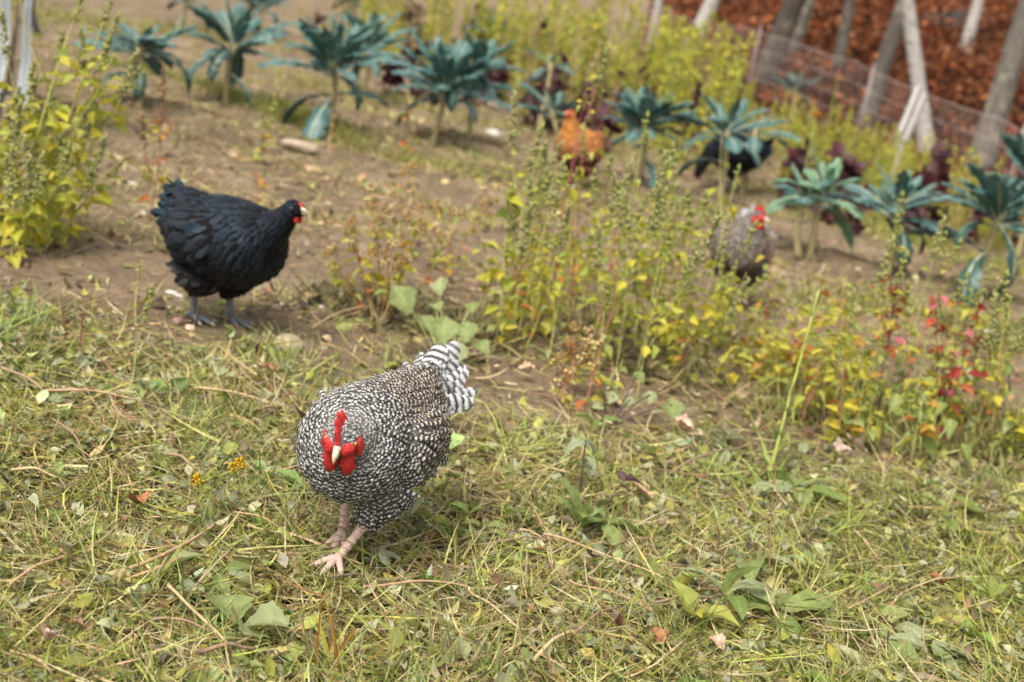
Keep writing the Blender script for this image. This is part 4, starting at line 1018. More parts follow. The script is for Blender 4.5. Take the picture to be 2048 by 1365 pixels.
# dried buckwheat-like stalks
Dw = [((748, 650), (690, 455), 'leftmost dry orange stalk behind the speckled hen'), ((752, 645), (735, 400), 'dry orange stalk with yellow leaves right of the black hen'),
      ((760, 650), (790, 375), 'tall dry stalk with curled orange leaves in the dry clump'), ((756, 655), (845, 405), 'dry stalk spreading right within the dry clump'),
      ((775, 648), (880, 395), 'dry stalk topped with tan flowers right in the dry clump'), ((872, 560), (975, 400), 'long dry stalk arching right over the bare soil'),
      ((730, 640), (650, 500), 'short dry stalk leaning towards the black hen'), ((800, 640), (915, 455), 'dry stalk beside a single red leaf')]
for i, (b_, t_, lb) in enumerate(Dw):
    weed(b_, t_, ['autumn', 'yel', 'yelgreen'], 12, lb, 'dry weed', 'dry orange stalks behind the speckled hen', (.022, .045), (.38, .24, .09), .0028, 5, ['tan', 'tan2'], 340+i, .09, .3, 7, 'dry_weed')
for i, (b_, t_) in enumerate([((1130, 830), (1120, 720)), ((1165, 840), (1200, 690)), ((1145, 800), (1150, 650)), ((1120, 790), (1180, 690))]):
    weed(b_, t_, ['autumn'], 8, ['leftmost small dry stalk right of the tail', 'right leaning small dry stalk right of the tail', 'upright small dry stalk right of the tail', 'slanting small dry stalk behind the others right of the tail'][i], 'dry weed', 'small dry stalks right of the tail', (.02, .035), (.40, .20, .10), .0025, 3, ['tan', 'tan2'], 360+i, .08, .3, 4, 'dry_weed')
# middle yellow-green weeds
Mw = [((958, 645), (1078, 320), 22, (.32, .33, .10), 'slanting yellow-green weed with a large yellow leaf near its foot'),
      ((1085, 640), (1200, 150), 30, (.40, .10, .12), 'tallest middle weed, red stem crossing in front of the orange hen'),
      ((1140, 620), (1165, 300), 22, (.38, .12, .12), 'red stemmed weed with broad yellow leaves below the orange hen'),
      ((1180, 690), (1290, 262), 26, (.32, .33, .10), 'seedy topped weed in front of the dense dark kale'),
      ((1215, 660), (1335, 330), 26, (.33, .33, .10), 'yellow weed rising right of the dense dark kale'),
      ((1265, 700), (1315, 385), 24, (.33, .33, .10), 'leafy yellow weed midway between orange and grey hens'),
      ((1325, 655), (1350, 385), 22, (.33, .33, .10), 'slim upright yellow weed left of the grey hen'),
      ((1352, 705), (1405, 440), 18, (.33, .33, .10), 'yellow weed leaning towards the grey hen\'s back'),
      ((1395, 680), (1472, 360), 14, (.36, .32, .14), 'tall weed crossing in front of the grey hen\'s back'),
      ((1420, 730), (1446, 500), 16, (.30, .26, .10), 'leafy weed at the grey hen\'s feet with an orange leaf'),
      ((1040, 660), (1030, 470), 18, (.33, .33, .10), 'low yellow weed left of the red stemmed ones'),
      ((1105, 690), (1110, 520), 18, (.36, .14, .12), 'short red stemmed weed below the orange hen')]
for i, (b_, t_, n_, st, lb) in enumerate(Mw):
    weed(b_, t_, ['yel', 'yelgreen'], n_, lb, 'weed', 'yellow-green weeds in the middle row', (.032, .058), st, .0032, 3, ['green2', 'green'], 400+i, .05, .1, 2, 'tall_weed')
g = np.random.default_rng(77)
for i in range(38):
    bx = g.uniform(985, 1440); by = 630 + (bx-990)*.20 + g.normal(0, 58); h = g.uniform(110, 300) if bx < 1335 else g.uniform(70, 130)
    weed((bx, by), (bx + h*.2 + g.normal(0, 25), by-h), [['yel', 'yelgreen'], ['yelgreen', 'green'], ['yel', 'autumn']][i % 3], 15, 'low ' + ['yellow-green', 'green', 'yellow and orange'][i % 3] + ' weed in the thicket ' + near(bx, [(1090, 'right of the mallow'), (1180, 'under the tallest red stemmed weed'), (1270, 'under the orange hen side'), (1350, 'below the slim upright weed'), (1420, 'left of the grey hen'), (3000, 'in front of the grey hen')]), 'weed', 'low weed thicket in the middle row', (.028, .05), [(.33, .32, .10), (.36, .13, .11)][i % 4 == 0], .0027, 2, ['green2'] if i % 3 == 0 else None, 430+i, .08, .05, 1)
for i in range(20):
    bx = g.uniform(1520, 1700); by = 780 + (bx-1500)*.25 + g.normal(0, 45); h = g.uniform(100, 250)
    weed((bx, by), (bx + h*.18 + g.normal(0, 25), by-h), [['yel', 'autumn'], ['yel', 'yelgreen']][i % 2], 15, 'low ' + ['yellow and orange', 'yellow-green'][i % 2] + ' weed ' + near(bx, [(1550, 'at the right of the grey hen'), (1620, 'behind the tall grass stalk'), (3000, 'right of the tall grass stalk')]), 'weed', 'low weeds right of the grey hen', (.028, .05), [(.33, .30, .10), (.34, .12, .09)][i % 3 == 0], .0026, 2, None, 470+i, .08, .1)
Rw = [((1745, 810), (1800, 520), ['red', 'autumn'], 'weed with orange and red leaves beside the tall grass stalk'),
      ((1868, 850), (1950, 600), ['red', 'yelgreen'], 'dark stemmed weed with bright crimson leaves'), ((1842, 830), (1925, 570), ['red', 'autumn'], 'slanting weed with a pink leaf left of the crimson one'),
      ((1905, 830), (1965, 660), ['red', 'green'], 'short red leaved weed under the tall right hand kale'), ((1885, 900), (1890, 720), ['red', 'autumn'], 'bushy red and pink weed at the foot of the crimson one')]
for i, (b_, t_, lbs, lb) in enumerate(Rw):
    weed(b_, t_, lbs, 22, lb, 'weed', 'red leaved weeds on the right', (.032, .055), (.14, .06, .05), .0034, 3, None, 500+i, .06, .2)
for i in range(26):
    bx = g.uniform(1690, 2060); by = 850 + (bx-1690)*.06 + g.normal(0, 45); h = g.uniform(90, 260)
    weed((bx, by), (bx + h*.18 + g.normal(0, 22), by-h), [['yelgreen', 'green'], ['yel', 'yelgreen'], ['green', 'autumn']][i % 3], 15, 'low ' + ['green', 'yellow-green', 'green and orange'][i % 3] + ' weed ' + near(bx, [(1760, 'left of the orange leaved weed'), (1850, 'beside the orange leaved weed'), (1930, 'at the foot of the crimson weed'), (2000, 'right of the crimson weed'), (3000, 'at the right edge')]), 'weed', 'low weeds on the right', (.028, .055), (.30, .31, .10), .0027, 2, None, 520+i, .08, .05)
for i in range(14):
    bx = g.uniform(1430, 1560); by = 720 + (bx-1430)*.3 + g.normal(0, 30); h = g.uniform(70, 130)
    weed((bx, by), (bx + h*.2 + g.normal(0, 14), by-h), ['yel', 'yelgreen'] if i % 2 else ['yelgreen', 'autumn'], 12, ['low yellow-green weed with orange leaves', 'low yellow-green weed'][i % 2] + ' below the grey hen\'s feet', 'weed', 'low weeds below the grey hen', (.028, .045), (.33, .30, .10), .0025, 2, None, 560+i, .08, .1)
for i in range(18):
    bx = g.uniform(990, 1400) if i < 11 else g.uniform(1690, 2030); by = 640 + (bx-990)*.2 + g.normal(0, 45) if i < 11 else 830 + g.normal(0, 40); h = g.uniform(240, 370) if i < 11 else g.uniform(190, 300)
    if i < 11: bx = 990 + (bx-990)*.80; h = min(h, by-400) if 1060 < bx + h*.2 < 1260 else h
    weed((bx, by), (bx + h*.2 + g.normal(0, 18), by-h), ['yel', 'yelgreen'], 13, 'tall wispy seedy weed ' + near(bx, [(1110, 'left of the tallest red stemmed weed'), (1220, 'in front of the orange hen'), (1310, 'in front of the dense dark kale'), (1400, 'left of the grey hen'), (1800, 'beside the orange leaved weed'), (1930, 'behind the crimson weed'), (3000, 'under the right hand kale')]), 'weed', 'tall wispy weeds', (.02, .045), [(.36, .36, .12), (.38, .14, .12)][i % 4 == 0], .0026, 2, ['green', 'green2'], 580+i, .03, .2, 3, 'tall_weed')
# mallow behind the tail
def broad(base, spots, libn, label, name, stem=(.34, .36, .14), size=.05, cat='plant', seed=0, group=None):
    g = np.random.default_rng(seed); p = at(*base); d = depth_of(p); root = empty(name, p, label, cat, group); b = Tubes()
    for (x, y, s, dd) in spots:
        e = ray(x, y, d + dd) - p; b.add(bez((0, 0, -.01), e*.5 + np.array([0, 0, .02]), e, 7), np.linspace(.0032, .002, 7), stem, n=5)
        dy = np.array([g.normal(.2, .6), -.9, g.normal(-.35, .25)]); dy /= np.linalg.norm(dy)
        o = put('leaf', LM[libn][int(g.integers(len(LM[libn])))], MAT['leaf'], root); o.matrix_local = frame_mat(e - dy*s*.3, dy, np.array([g.normal(0, .35), -.45, 1.0]), s*.82)
    put('stem', b.mesh('stem'), MAT['wood_stem'], root); return root
broad((885, 730), [(800, 590, .115, -.05), (880, 565, .075, 0), (890, 650, .11, -.05), (935, 655, .09, .03), (915, 700, .10, -.08), (850, 640, .07, .05), (960, 690, .07, .03), (870, 610, .06, .1), (945, 610, .06, .1)], 'mallow', 'broad pale green mallow directly behind the speckled hen\'s tail', 'mallow_plant', seed=3, cat='mallow')
broad((1225, 850), [(1225, 790, .05, 0), (1260, 800, .045, .02), (1345, 810, .08, -.03), (1275, 750, .05, .05), (1200, 810, .045, -.03), (1300, 790, .05, .03)], 'mallow', 'grey-green lobed mallow on a dark stalk in the middle', 'mallow_plant', (.10, .07, .06), seed=4, cat='mallow')
broad((1840, 930), [(1790, 800, .08, 0), (1840, 790, .09, .04), (1880, 810, .08, 0), (1810, 870, .09, -.05), (1860, 880, .10, -.04), (1900, 850, .08, .05), (1770, 850, .07, .03), (1930, 900, .07, 0)], 'green', 'low broad leaved green plant beneath the red weeds', 'broadleaf_plant', seed=5)

# background weeds: a few prototypes, then copies
def bg_proto(label, cols, H, nleaf, Lr, stemc, shape, group, cat, name, seed):
    g = np.random.default_rng(seed); root = empty(name, (0, 0, -50), label, cat, group); b = Tubes(); cr = Bag()
    for k in range(3 if shape == 'spike' else 2):
        e = np.array([g.normal(0, .12*H), g.normal(0, .12*H), H*g.uniform(.6, 1.05)]); pp = bez((0, 0, -.03), e*.5 + g.normal(0, .03, 3), e, 8); b.add(pp, np.linspace(.007, .003, 8), stemc, n=5)
        m = nleaf//2; t = g.random(m)**.8; P = np.stack([np.interp(t, np.linspace(0, 1, 8), pp[:, i]) for i in range(3)], 1) + g.normal(0, .028 if shape == 'spike' else .06, (m, 3))*(1.2-t[:, None])
        leaves(cr, P, Lr, (.45, .8), pal(cols, m, .2), LT, .9)
    put('stem', b.mesh('stem'), MAT['wood_stem'], root); put('foliage', cr.mesh('foliage'), MAT['leaf'], root); return root
BGP = {'y': [bg_proto('tall yellow-green weed in the band behind the kale', YELG[:4] + [(.36, .36, .08)], 1.0, 150, (.03, .065), (.36, .36, .10), 'spike', 'yellow-green weeds behind the kale', 'weed', 'background_weed', 600+i) for i in range(4)],
       'm': [bg_proto('maroon leaved plant among the weeds behind the kale', [(.085, .022, .032), (.12, .035, .04), (.06, .02, .028), (.16, .08, .085)], .60, 60, (.09, .17), (.12, .04, .05), 'bush', 'maroon plants behind the kale', 'amaranth', 'maroon_amaranth', 620+i) for i in range(3)],
       'o': [bg_proto('tan seeded weed in the band behind the kale', [(.42, .33, .16), (.36, .24, .10), (.40, .38, .12)], .9, 90, (.025, .05), (.40, .30, .14), 'spike', 'tan weeds behind the kale', 'weed', 'background_weed', 640+i) for i in range(2)]}
used = set()
def bg_put(kind, px, depth, scale, i):
    k = i % len(BGP[kind]); pr = BGP[kind][k]; o = copy_tree(pr) if (kind, k) in used else pr; used.add((kind, k))
    p = ray(px, 300, depth); o.location = (p[0], p[1], float(terrain(p[0], p[1])) - .01); o['label'] = {'y': 'yellow-green weed', 'm': 'maroon plant', 'o': 'tan seedy weed'}[kind] + (' in the far band ' if depth > 11.3 else ' in the near band ') + near(px, BACK); o.rotation_euler = (0, 0, R.uniform(0, 6.28)); o.scale = (scale*R.uniform(.9, 1.1),)*2 + (scale,)
i = 0
for px in np.arange(580, 2080, 13):          # back band, following the fence
    f = (px-560)/1500
    for rep in range(2 + (px > 1450)):
        if px < 900 and R.random() < .5 or R.random() < .12: continue
        depth = (15.5 - 5.0*max(0, f-.2)/.8)*R.uniform(.78, 1.12); x = px + R.uniform(-15, 15)
        u = R.random(); kind = 'y' if u < .66 else ('m' if u < .80 else 'o')
        bg_put(kind, x, depth, R.uniform(.55, 1.0)*(1.15 if 950 < px < 1450 else .62), i); i += 1
for px in np.arange(640, 1400, 14):           # furthest growth along the top edge
    bg_put('y' if R.random() < .6 else 'm' if R.random() < .5 else 'o', px + R.uniform(-8, 8), R.uniform(15.5, 20), R.uniform(.8, 1.3), i); i += 1
for (px, d_, s) in [(760, 11.2, .8), (800, 11.8, .9), (830, 11, .7), (1060, 11, .9), (1090, 11.6, 1.0), (1120, 10.6, .8), (1205, 10.4, .7), (1610, 9.2, .75), (1690, 8.8, .7), (1740, 8.2, .6), (1860, 8.8, .8), (1880, 9.3, 1.0), (1700, 9.6, .9), (940, 12, .9)]:
    bg_put('m', px, d_, s, i); i += 1
for k in [(k, j) for k in BGP for j in range(len(BGP[k])) if (k, j) not in used]:
    print('unused proto', k)
def flower(px, py, depth, label, col):
    p = ray(px, py, depth); z = float(terrain(p[0], p[1])); root = empty('marigold', (p[0], p[1], z), label, 'flower'); h = p[2]-z; b = Tubes()
    b.add([(0, 0, 0), (.01, 0, h*.5), (0, 0, h)], [.006, .005, .004], (.25, .30, .08), n=5); put('stem', b.mesh('stem'), MAT['wood_stem'], root)
    bag = Bag(); n = 22; a = np.arange(n)*2.4; P = np.tile([[0, 0, h]], (n, 1)); T, F = ovate(4, 3, .6, .3, .6)
    Y = np.stack([np.cos(a), np.sin(a), np.linspace(.1, 1.2, n)], 1); Y = nrm(Y); X = nrm(np.cross(Y, np.array([[0, 0, 1.0]]))); Z = np.cross(X, Y)
    bag.add(*scatter(T, F, P, X, Y, Z, np.full((n, 3), .034), np.tile([col], (n, 1)))); put('blossom', bag.mesh('blossom'), MAT['leaf'], root)
flower(1633, 232, 8.6, 'orange-yellow flower right of the small far kale', (.72, .36, .01))
flower(1676, 160, 12, 'yellow flower in front of the straight grey trunk', (.70, .42, .04))
flower(1822, 300, 10.5, 'small yellow flower below the leaning birch', (.66, .40, .05))

# ------------------------------------------------------------------ foreground plants
def stalk_plant(base, top, label, name, col, r=.002, seeds=None, sscale=1.0, leaves_=(), cat='plant', bend=.05, seed=0, libn='green'):
    g = np.random.default_rng(seed); p = at(*base); d = depth_of(p); tv = ray(*top, d) - p; root = empty(name, p, label, cat); b = Tubes()
    pp = bez((0, 0, -.01), tv*.5 + np.array([g.normal(0, bend*.3), 0, bend*.1]), tv, 9); b.add(pp, np.linspace(r, r*.6, 9), col, n=6); put('stem', b.mesh('stem'), MAT['wood_stem'], root)
    if seeds:
        for (sk, t) in seeds:
            f = t*8; i0 = min(7, int(f)); q = pp[i0] + (pp[i0+1]-pp[i0])*(f-i0); o = put('seed_head', SEEDS[sk], MAT['dry'], root); dv = pp[i0+1]-pp[i0]; o.matrix_local = frame_mat(q, np.cross(dv, (1, .2, 0)), dv, sscale)
    for (t, L, a, el, lb) in leaves_:
        f = t*8; i0 = min(7, int(f)); q = pp[i0] + (pp[i0+1]-pp[i0])*(f-i0); a, el = math.radians(a), math.radians(el); dy = np.array([math.cos(a)*math.cos(el), math.sin(a)*math.cos(el), math.sin(el)])
        o = put('leaf', LM[lb][int(g.integers(len(LM[lb])))], MAT['leaf'], root); o.matrix_local = frame_mat(q, dy, np.array([g.normal(0, .2), g.normal(0, .2), 1]), L)
    return root
gr = stalk_plant((392, 1075), (432, 948), 'goldenrod with two yellow flower clusters and wilted leaves', 'goldenrod', (.20, .24, .08), .0028, [('green2', .9)], .35,
    [(.2, .06, 150, -30, 'green'), (.25, .06, 330, -40, 'green'), (.35, .06, 200, -40, 'green'), (.4, .06, 20, -60, 'greygreen'), (.5, .045, 100, -50, 'green'), (.55, .05, 300, -65, 'green'), (.7, .04, 10, -20, 'greygreen'), (.75, .04, 180, -10, 'yelgreen'), (.9, .035, 60, 10, 'yelgreen'), (.95, .03, 250, 20, 'yelgreen')], 'goldenrod', seed=1)
for (x, y) in [(478, 936), (466, 944), (487, 934), (394, 969), (400, 965)]:
    pg = np.array(gr.location); e = ray(x, y, depth_of(pg)) - pg; o = put('flower_cluster', SEEDS['gold'], MAT['leaf'], gr); o.matrix_local = frame_mat(e, (1, 0, .3), (.2, 0, 1), .62)
    b = Tubes(); top = ray(432, 958, depth_of(pg)) - pg; b.add(bez(top, (top+e)/2 + np.array([0, 0, .005]), e, 5), [.0012]*5, (.25, .30, .08), n=4); put('flower_stalk', b.mesh('flower_stalk'), MAT['wood_stem'], gr)
stalk_plant((140, 705), (119, 605), 'left of two thin rusty plantain spikes by the left grass tuft', 'plantain_spike', (.30, .20, .10), .0016, [('plantain', .35)], 1.0, seed=2)
stalk_plant((150, 745), (149, 622), 'right of two thin rusty plantain spikes by the left grass tuft', 'plantain_spike', (.32, .22, .10), .0016, [('plantain', .45)], .9, seed=3)
stalk_plant((262, 760), (303, 588), 'thin pale green seed stalk in front of the black hen\'s tail', 'seed_stalk', (.34, .35, .15), .0014, [('green2', .6), ('green2', .8)], .6, seed=4)
stalk_plant((273, 660), (285, 520), 'thin yellowing stalk just left of the black hen\'s legs', 'seed_stalk', (.48, .40, .14), .0018, [('tan', .6), ('tan', .8), ('green2', .7)], .5, seed=41)
stalk_plant((516, 775), (522, 682), 'dry brown drooping weed between the two hens', 'withered_weed', (.30, .18, .10), .002, [('brown', .85)], .25, [(.95, .04, 200, -70, 'purple'), (.9, .035, 330, -75, 'autumn'), (.5, .03, 20, -60, 'purple')], seed=5)
stalk_plant((262, 765), (258, 706), 'short burnt-dark twig left of the speckled hen', 'twig_stub', (.05, .035, .03), .0022, seed=6, cat='twig')
stalk_plant((1158, 1000), (1172, 880), 'dark stemmed sapling with grey curled leaves', 'sapling', (.07, .045, .05), .0026, None, 1, [(.95, .06, 200, -20, 'greygreen'), (.98, .05, 20, -35, 'greygreen'), (.7, .05, 330, -20, 'greygreen'), (.6, .045, 170, -10, 'green'), (.85, .04, 100, 20, 'greygreen')], 'sapling', seed=7)
stalk_plant((1214, 1045), (1250, 962), 'small sprig with dark purple leaves beside the rosette', 'purple_sprig', (.09, .05, .06), .0018, None, 1, [(1, .05, 20, 15, 'purple'), (.98, .035, 130, 40, 'purple'), (.85, .03, 330, 10, 'purple')], 'sprig', seed=8)
stalk_plant((1542, 1180), (1552, 935), 'thin dry red-brown stalk standing in the right litter', 'dry_stalk', (.34, .18, .09), .0013, [('tan2', .98), ('tan2', .86)], .35, cat='stalk', seed=9)
# the tall grass stalk right of centre
def tall_grass():
    p = at(1535, 960); d = depth_of(p); root = empty('tall_grass', p, 'tall bowed green grass stalk with hanging blades right of centre', 'grass stalk'); pts = [ray(x, y, d)-p for x, y in [(1535, 965), (1552, 900), (1578, 800), (1606, 700), (1638, 580)]]
    b = Tubes(); b.add(smooth_path(pts, 4), np.linspace(.005, .0025, 17), (.36, .40, .10), n=7); put('stalk', b.mesh('stalk'), MAT['wood_stem'], root)
    for j in range(24):
        q = pts[j % 4]*(1-(j*.37 % 1)) + pts[j % 4 + 1]*(j*.37 % 1); bag = Bag(); P = q[None]
        V, F, c = blade_scatter(P, np.array([R.uniform(0, 6.28)]), np.array([1.0]), np.array([R.uniform(.10, .2)]), np.array([.009]), np.array([[.30, .36, .09]]), -2.0-R.random()*.8, .5, np.array([.1]), np.array([0.]), .12, 10); bag.add(V, F, c)
        put('blade', bag.mesh('blade'), MAT['leaf'], root)
tall_grass()
def tuft(px, py, n, Lr, Wr, cols, label, spread=.03, up=(.5, 1.45), curl=(-1.3, -.2), seed=0):
    g = np.random.default_rng(seed); p = at(px, py); root = empty('grass_tuft', p, label, 'grass tuft')
    for j in range(n):
        q = np.array([[g.normal(0, spread), g.normal(0, spread), 0]]); L = g.uniform(*Lr); c = np.array(cols[int(g.integers(len(cols)))])*g.uniform(.8, 1.2)
        V, F, cc = blade_scatter(q, np.array([g.uniform(0, 6.28)]), np.array([g.uniform(*up)]), np.array([L]), np.array([g.uniform(*Wr)]), c[None], g.uniform(*curl), g.uniform(-.6, .6), np.array([g.normal(0, .12)]), np.array([g.normal(0, .3)]), .1, 7)
        put('blade', np_mesh('blade', V, F, cc), MAT['leaf'], root)
G2 = [(.20, .28, .06), (.27, .34, .08), (.34, .37, .12), (.15, .22, .05)]
tuft(60, 660, 46, (.08, .20), (.004, .008), G2, 'large green grass tuft at the left edge below the weeds', .035, (.35, 1.4), seed=1)
tuft(30, 745, 26, (.08, .17), (.004, .008), [(.36, .38, .16), (.44, .42, .22)], 'pale flattened grass tuft under the left edge tuft', .03, (.15, .8), seed=2)
tuft(380, 1215, 30, (.05, .13), (.003, .006), G2, 'dense fresh green tuft below the goldenrod', .035, (.5, 1.45), seed=3)
tuft(292, 1190, 12, (.08, .16), (.005, .008), [(.30, .33, .06), (.36, .36, .09)], 'sparse tuft of broad blades left of the goldenrod', .012, (.5, 1.4), (-.9, .1), seed=4)
tuft(450, 1275, 34, (.07, .16), (.004, .007), [(.34, .38, .12), (.26, .31, .09)], 'bent pale green tuft near the bottom left', .04, (.1, .9), (-1.6, -.5), seed=5)
tuft(662, 1365, 16, (.09, .17), (.004, .008), [(.42, .36, .06), (.46, .20, .04), (.26, .31, .08)], 'orange tinted grass tuft at the bottom edge', .03, (.8, 1.5), (-.9, .2), seed=6)
tuft(860, 1330, 16, (.10, .20), (.004, .007), [(.36, .37, .18), (.30, .32, .13)], 'grey-green grass tuft right of the orange tinted one', .05, (.8, 1.5), (-.7, .3), seed=7)
tuft(580, 745, 6, (.08, .13), (.006, .009), [(.36, .42, .20)], 'single pale upright grass shoot between the hens', .006, (1.3, 1.55), (-.15, .15), seed=8)
tuft(1560, 1000, 22, (.10, .22), (.010, .016), [(.27, .36, .07), (.33, .39, .10)], 'clump of long arched green blades below the tall stalk', .03, (.25, 1.0), (-1.4, -.4), seed=9)
tuft(1690, 1090, 20, (.07, .15), (.004, .008), [(.36, .38, .08), (.27, .33, .08)], 'yellowish arching grass tuft in the right litter', .04, (.4, 1.3), seed=10)
tuft(1990, 960, 24, (.06, .14), (.004, .007), G2, 'grass tuft at the right edge below the weeds', .05, (.4, 1.3), seed=11)
tuft(1090, 900, 18, (.05, .12), (.004, .007), G2, 'small grass tuft right of the speckled hen', .03, (.4, 1.3), seed=12)
tuft(1650, 1290, 20, (.06, .13), (.005, .009), [(.22, .28, .07), (.30, .34, .10)], 'small tuft among the broad leaves bottom right', .04, (.3, 1.2), seed=13)
def rosette(px, py, n, Lr, libn, label, el=(10, 60), seed=0, name='rosette', cat='rosette', asp=1.0):
    g = np.random.default_rng(seed); p = at(px, py); root = empty(name, p + np.array([0, 0, .030]), label, cat)
    for j in range(n):
        a = j*2.4 + g.normal(0, .3); e = math.radians(g.uniform(*el)); dy = np.array([math.cos(a)*math.cos(e), math.sin(a)*math.cos(e), math.sin(e)]); L = .95*g.uniform(*Lr)
        o = put('leaf', LM[libn][int(g.integers(len(LM[libn])))], MAT['leaf'], root); o.matrix_local = frame_mat(dy*.01, dy, np.array([g.normal(0, .3), g.normal(0, .3), 1]), L)
        o.scale = (o.scale[0]*asp, o.scale[1], o.scale[2])
rosette(1150, 1075, 5, (.07, .11), 'dock', 'upright green rosette left of the purple sprig', (40, 80), 1, asp=1.1)
rosette(1205, 1075, 8, (.07, .12), 'dock', 'spreading green rosette at the foot of the purple sprig', (5, 40), 2, asp=.9)
rosette(1590, 1010, 7, (.10, .17), 'dock', 'long leaved plantain rosette below the tall grass stalk', (10, 50), 3, asp=.9)
rosette(470, 1290, 3, (.06, .085), 'mallow', 'heart shaped leaf rising in the lower left grass', (20, 60), 4, asp=1.1)
rosette(1500, 1150, 4, (.09, .12), 'dock', 'big grey-green dock leaves among cut stalks', (10, 45), 5, asp=1.1)
rosette(1440, 1225, 4, (.09, .12), 'dock', 'dock with one tall upright leaf, bottom right', (35, 85), 6, asp=.9)
rosette(1545, 1250, 5, (.11, .15), 'dock', 'dock with a long folded pale leaf, bottom right', (5, 35), 7, asp=1.1)
rosette(1760, 1310, 6, (.07, .11), 'dock', 'low dock at the bottom right', (5, 40), 8)
rosette(1845, 1315, 4, (.08, .12), 'dock', 'grey-green dock right of the low bottom right dock', (5, 30), 9)
rosette(1380, 1265, 3, (.06, .09), 'yelgreen', 'yellowish pair of leaves at the bottom right of centre', (20, 60), 10)
rosette(440, 1180, 4, (.06, .08), 'dock', 'pale grey-green leaves behind the fresh green tuft', (0, 25), 11, asp=1.2)
rosette(960, 1085, 6, (.04, .06), 'dock', 'low green leaves right of the speckled hen\'s foot', (5, 40), 12)
rosette(205, 790, 6, (.04, .06), 'dock', 'flat grey-green leaves lying left of the speckled hen', (-2, 20), 13)
rosette(290, 810, 5, (.035, .055), 'dock', 'small bright green leaves left of the speckled hen', (10, 50), 14)
# fallen leaves, sticks, stones
FLc = [(.60, .40, .30), (.52, .34, .22), (.40, .16, .08), (.62, .46, .36)]
def fallen(px, py, L, ci, label, seed=0, cat='fallen leaf'):
    g = np.random.default_rng(seed); T, F = ovate(9, 7, g.uniform(-1.6, 1.6), .4, .45, .14, .05, .06); T = T*np.array([.8, 1, 1])*L; T[:, 2] += g.normal(0, .05*L, len(T))
    me = np_mesh('fallen_leaf', T, F, np.clip(np.array(FLc[ci])[None]*(1+g.normal(0, .12, (len(T), 1))), 0, .9)); p = at(px, py)
    o = put('fallen_leaf', me, MAT['dry'], None, p + np.array([0, 0, .035]), (g.normal(0, .3), g.normal(0, .3), g.uniform(0, 6.28))); tag(o, label, cat, 'fallen leaves on the litter')
for i, (x, y, L, c, lb) in enumerate([(95, 1322, .05, 0, 'pinkish dead leaf at the bottom left corner'), (285, 1040, .055, 2, 'curled rust-brown dead leaf left of the goldenrod'), (1300, 1022, .06, 1, 'tan dead leaf right of the purple sprig'),
    (1686, 893, .075, 3, 'pale tan dead leaf under the red weeds, upper of two'), (1692, 928, .065, 3, 'pale tan dead leaf under the red weeds, lower of two'), (545, 770, .04, 2, 'rusty curled leaf beside the pale grass shoot'), (1320, 1325, .05, 2, 'red-brown dead leaf at the bottom right of centre'),
    (1410, 1310, .04, 0, 'pink-brown dead leaf below the dock'), (1380, 885, .06, 0, 'pinkish dead leaf in front of the yellow weeds'), (1850, 1180, .05, 2, 'rust dead leaf in the right litter'), (2040, 1020, .05, 1, 'tan dead leaf at the right edge'), (240, 845, .03, 2, 'small orange-brown leaf scrap left of the speckled hen'), (1030, 760, .05, 1, 'dead leaf on the soil right of the hen\'s tail')]):
    fallen(x, y, L, c, lb, 700+i)
STK = [(.42, .28, .16), (.30, .20, .13), (.50, .36, .20), (.20, .14, .10)]
def stick(a, b, r, ci, label, lift=(.035, .035), bend=.03, seed=0, group='cut stalks lying on the litter', name='stick'):
    g = np.random.default_rng(seed); p, q = at(*a), at(*b); p = p + [0, 0, lift[0]]; q = q + [0, 0, lift[1]]; L = np.linalg.norm(q-p); root_me = Tubes()
    mid = (p+q)/2 + np.array([g.normal(0, bend*L), g.normal(0, bend*L), .01]); pp = smooth_path([p, p*.7+mid*.3+g.normal(0, .012*L, 3), mid, q*.6+mid*.4+g.normal(0, .012*L, 3), q], 4) - p
    root_me.add(pp, np.linspace(r, r*.65, len(pp)), STK[ci], n=6); o = put(name, root_me.mesh(name), MAT['wood_stem'], None, p); tag(o, label, 'stick', group)
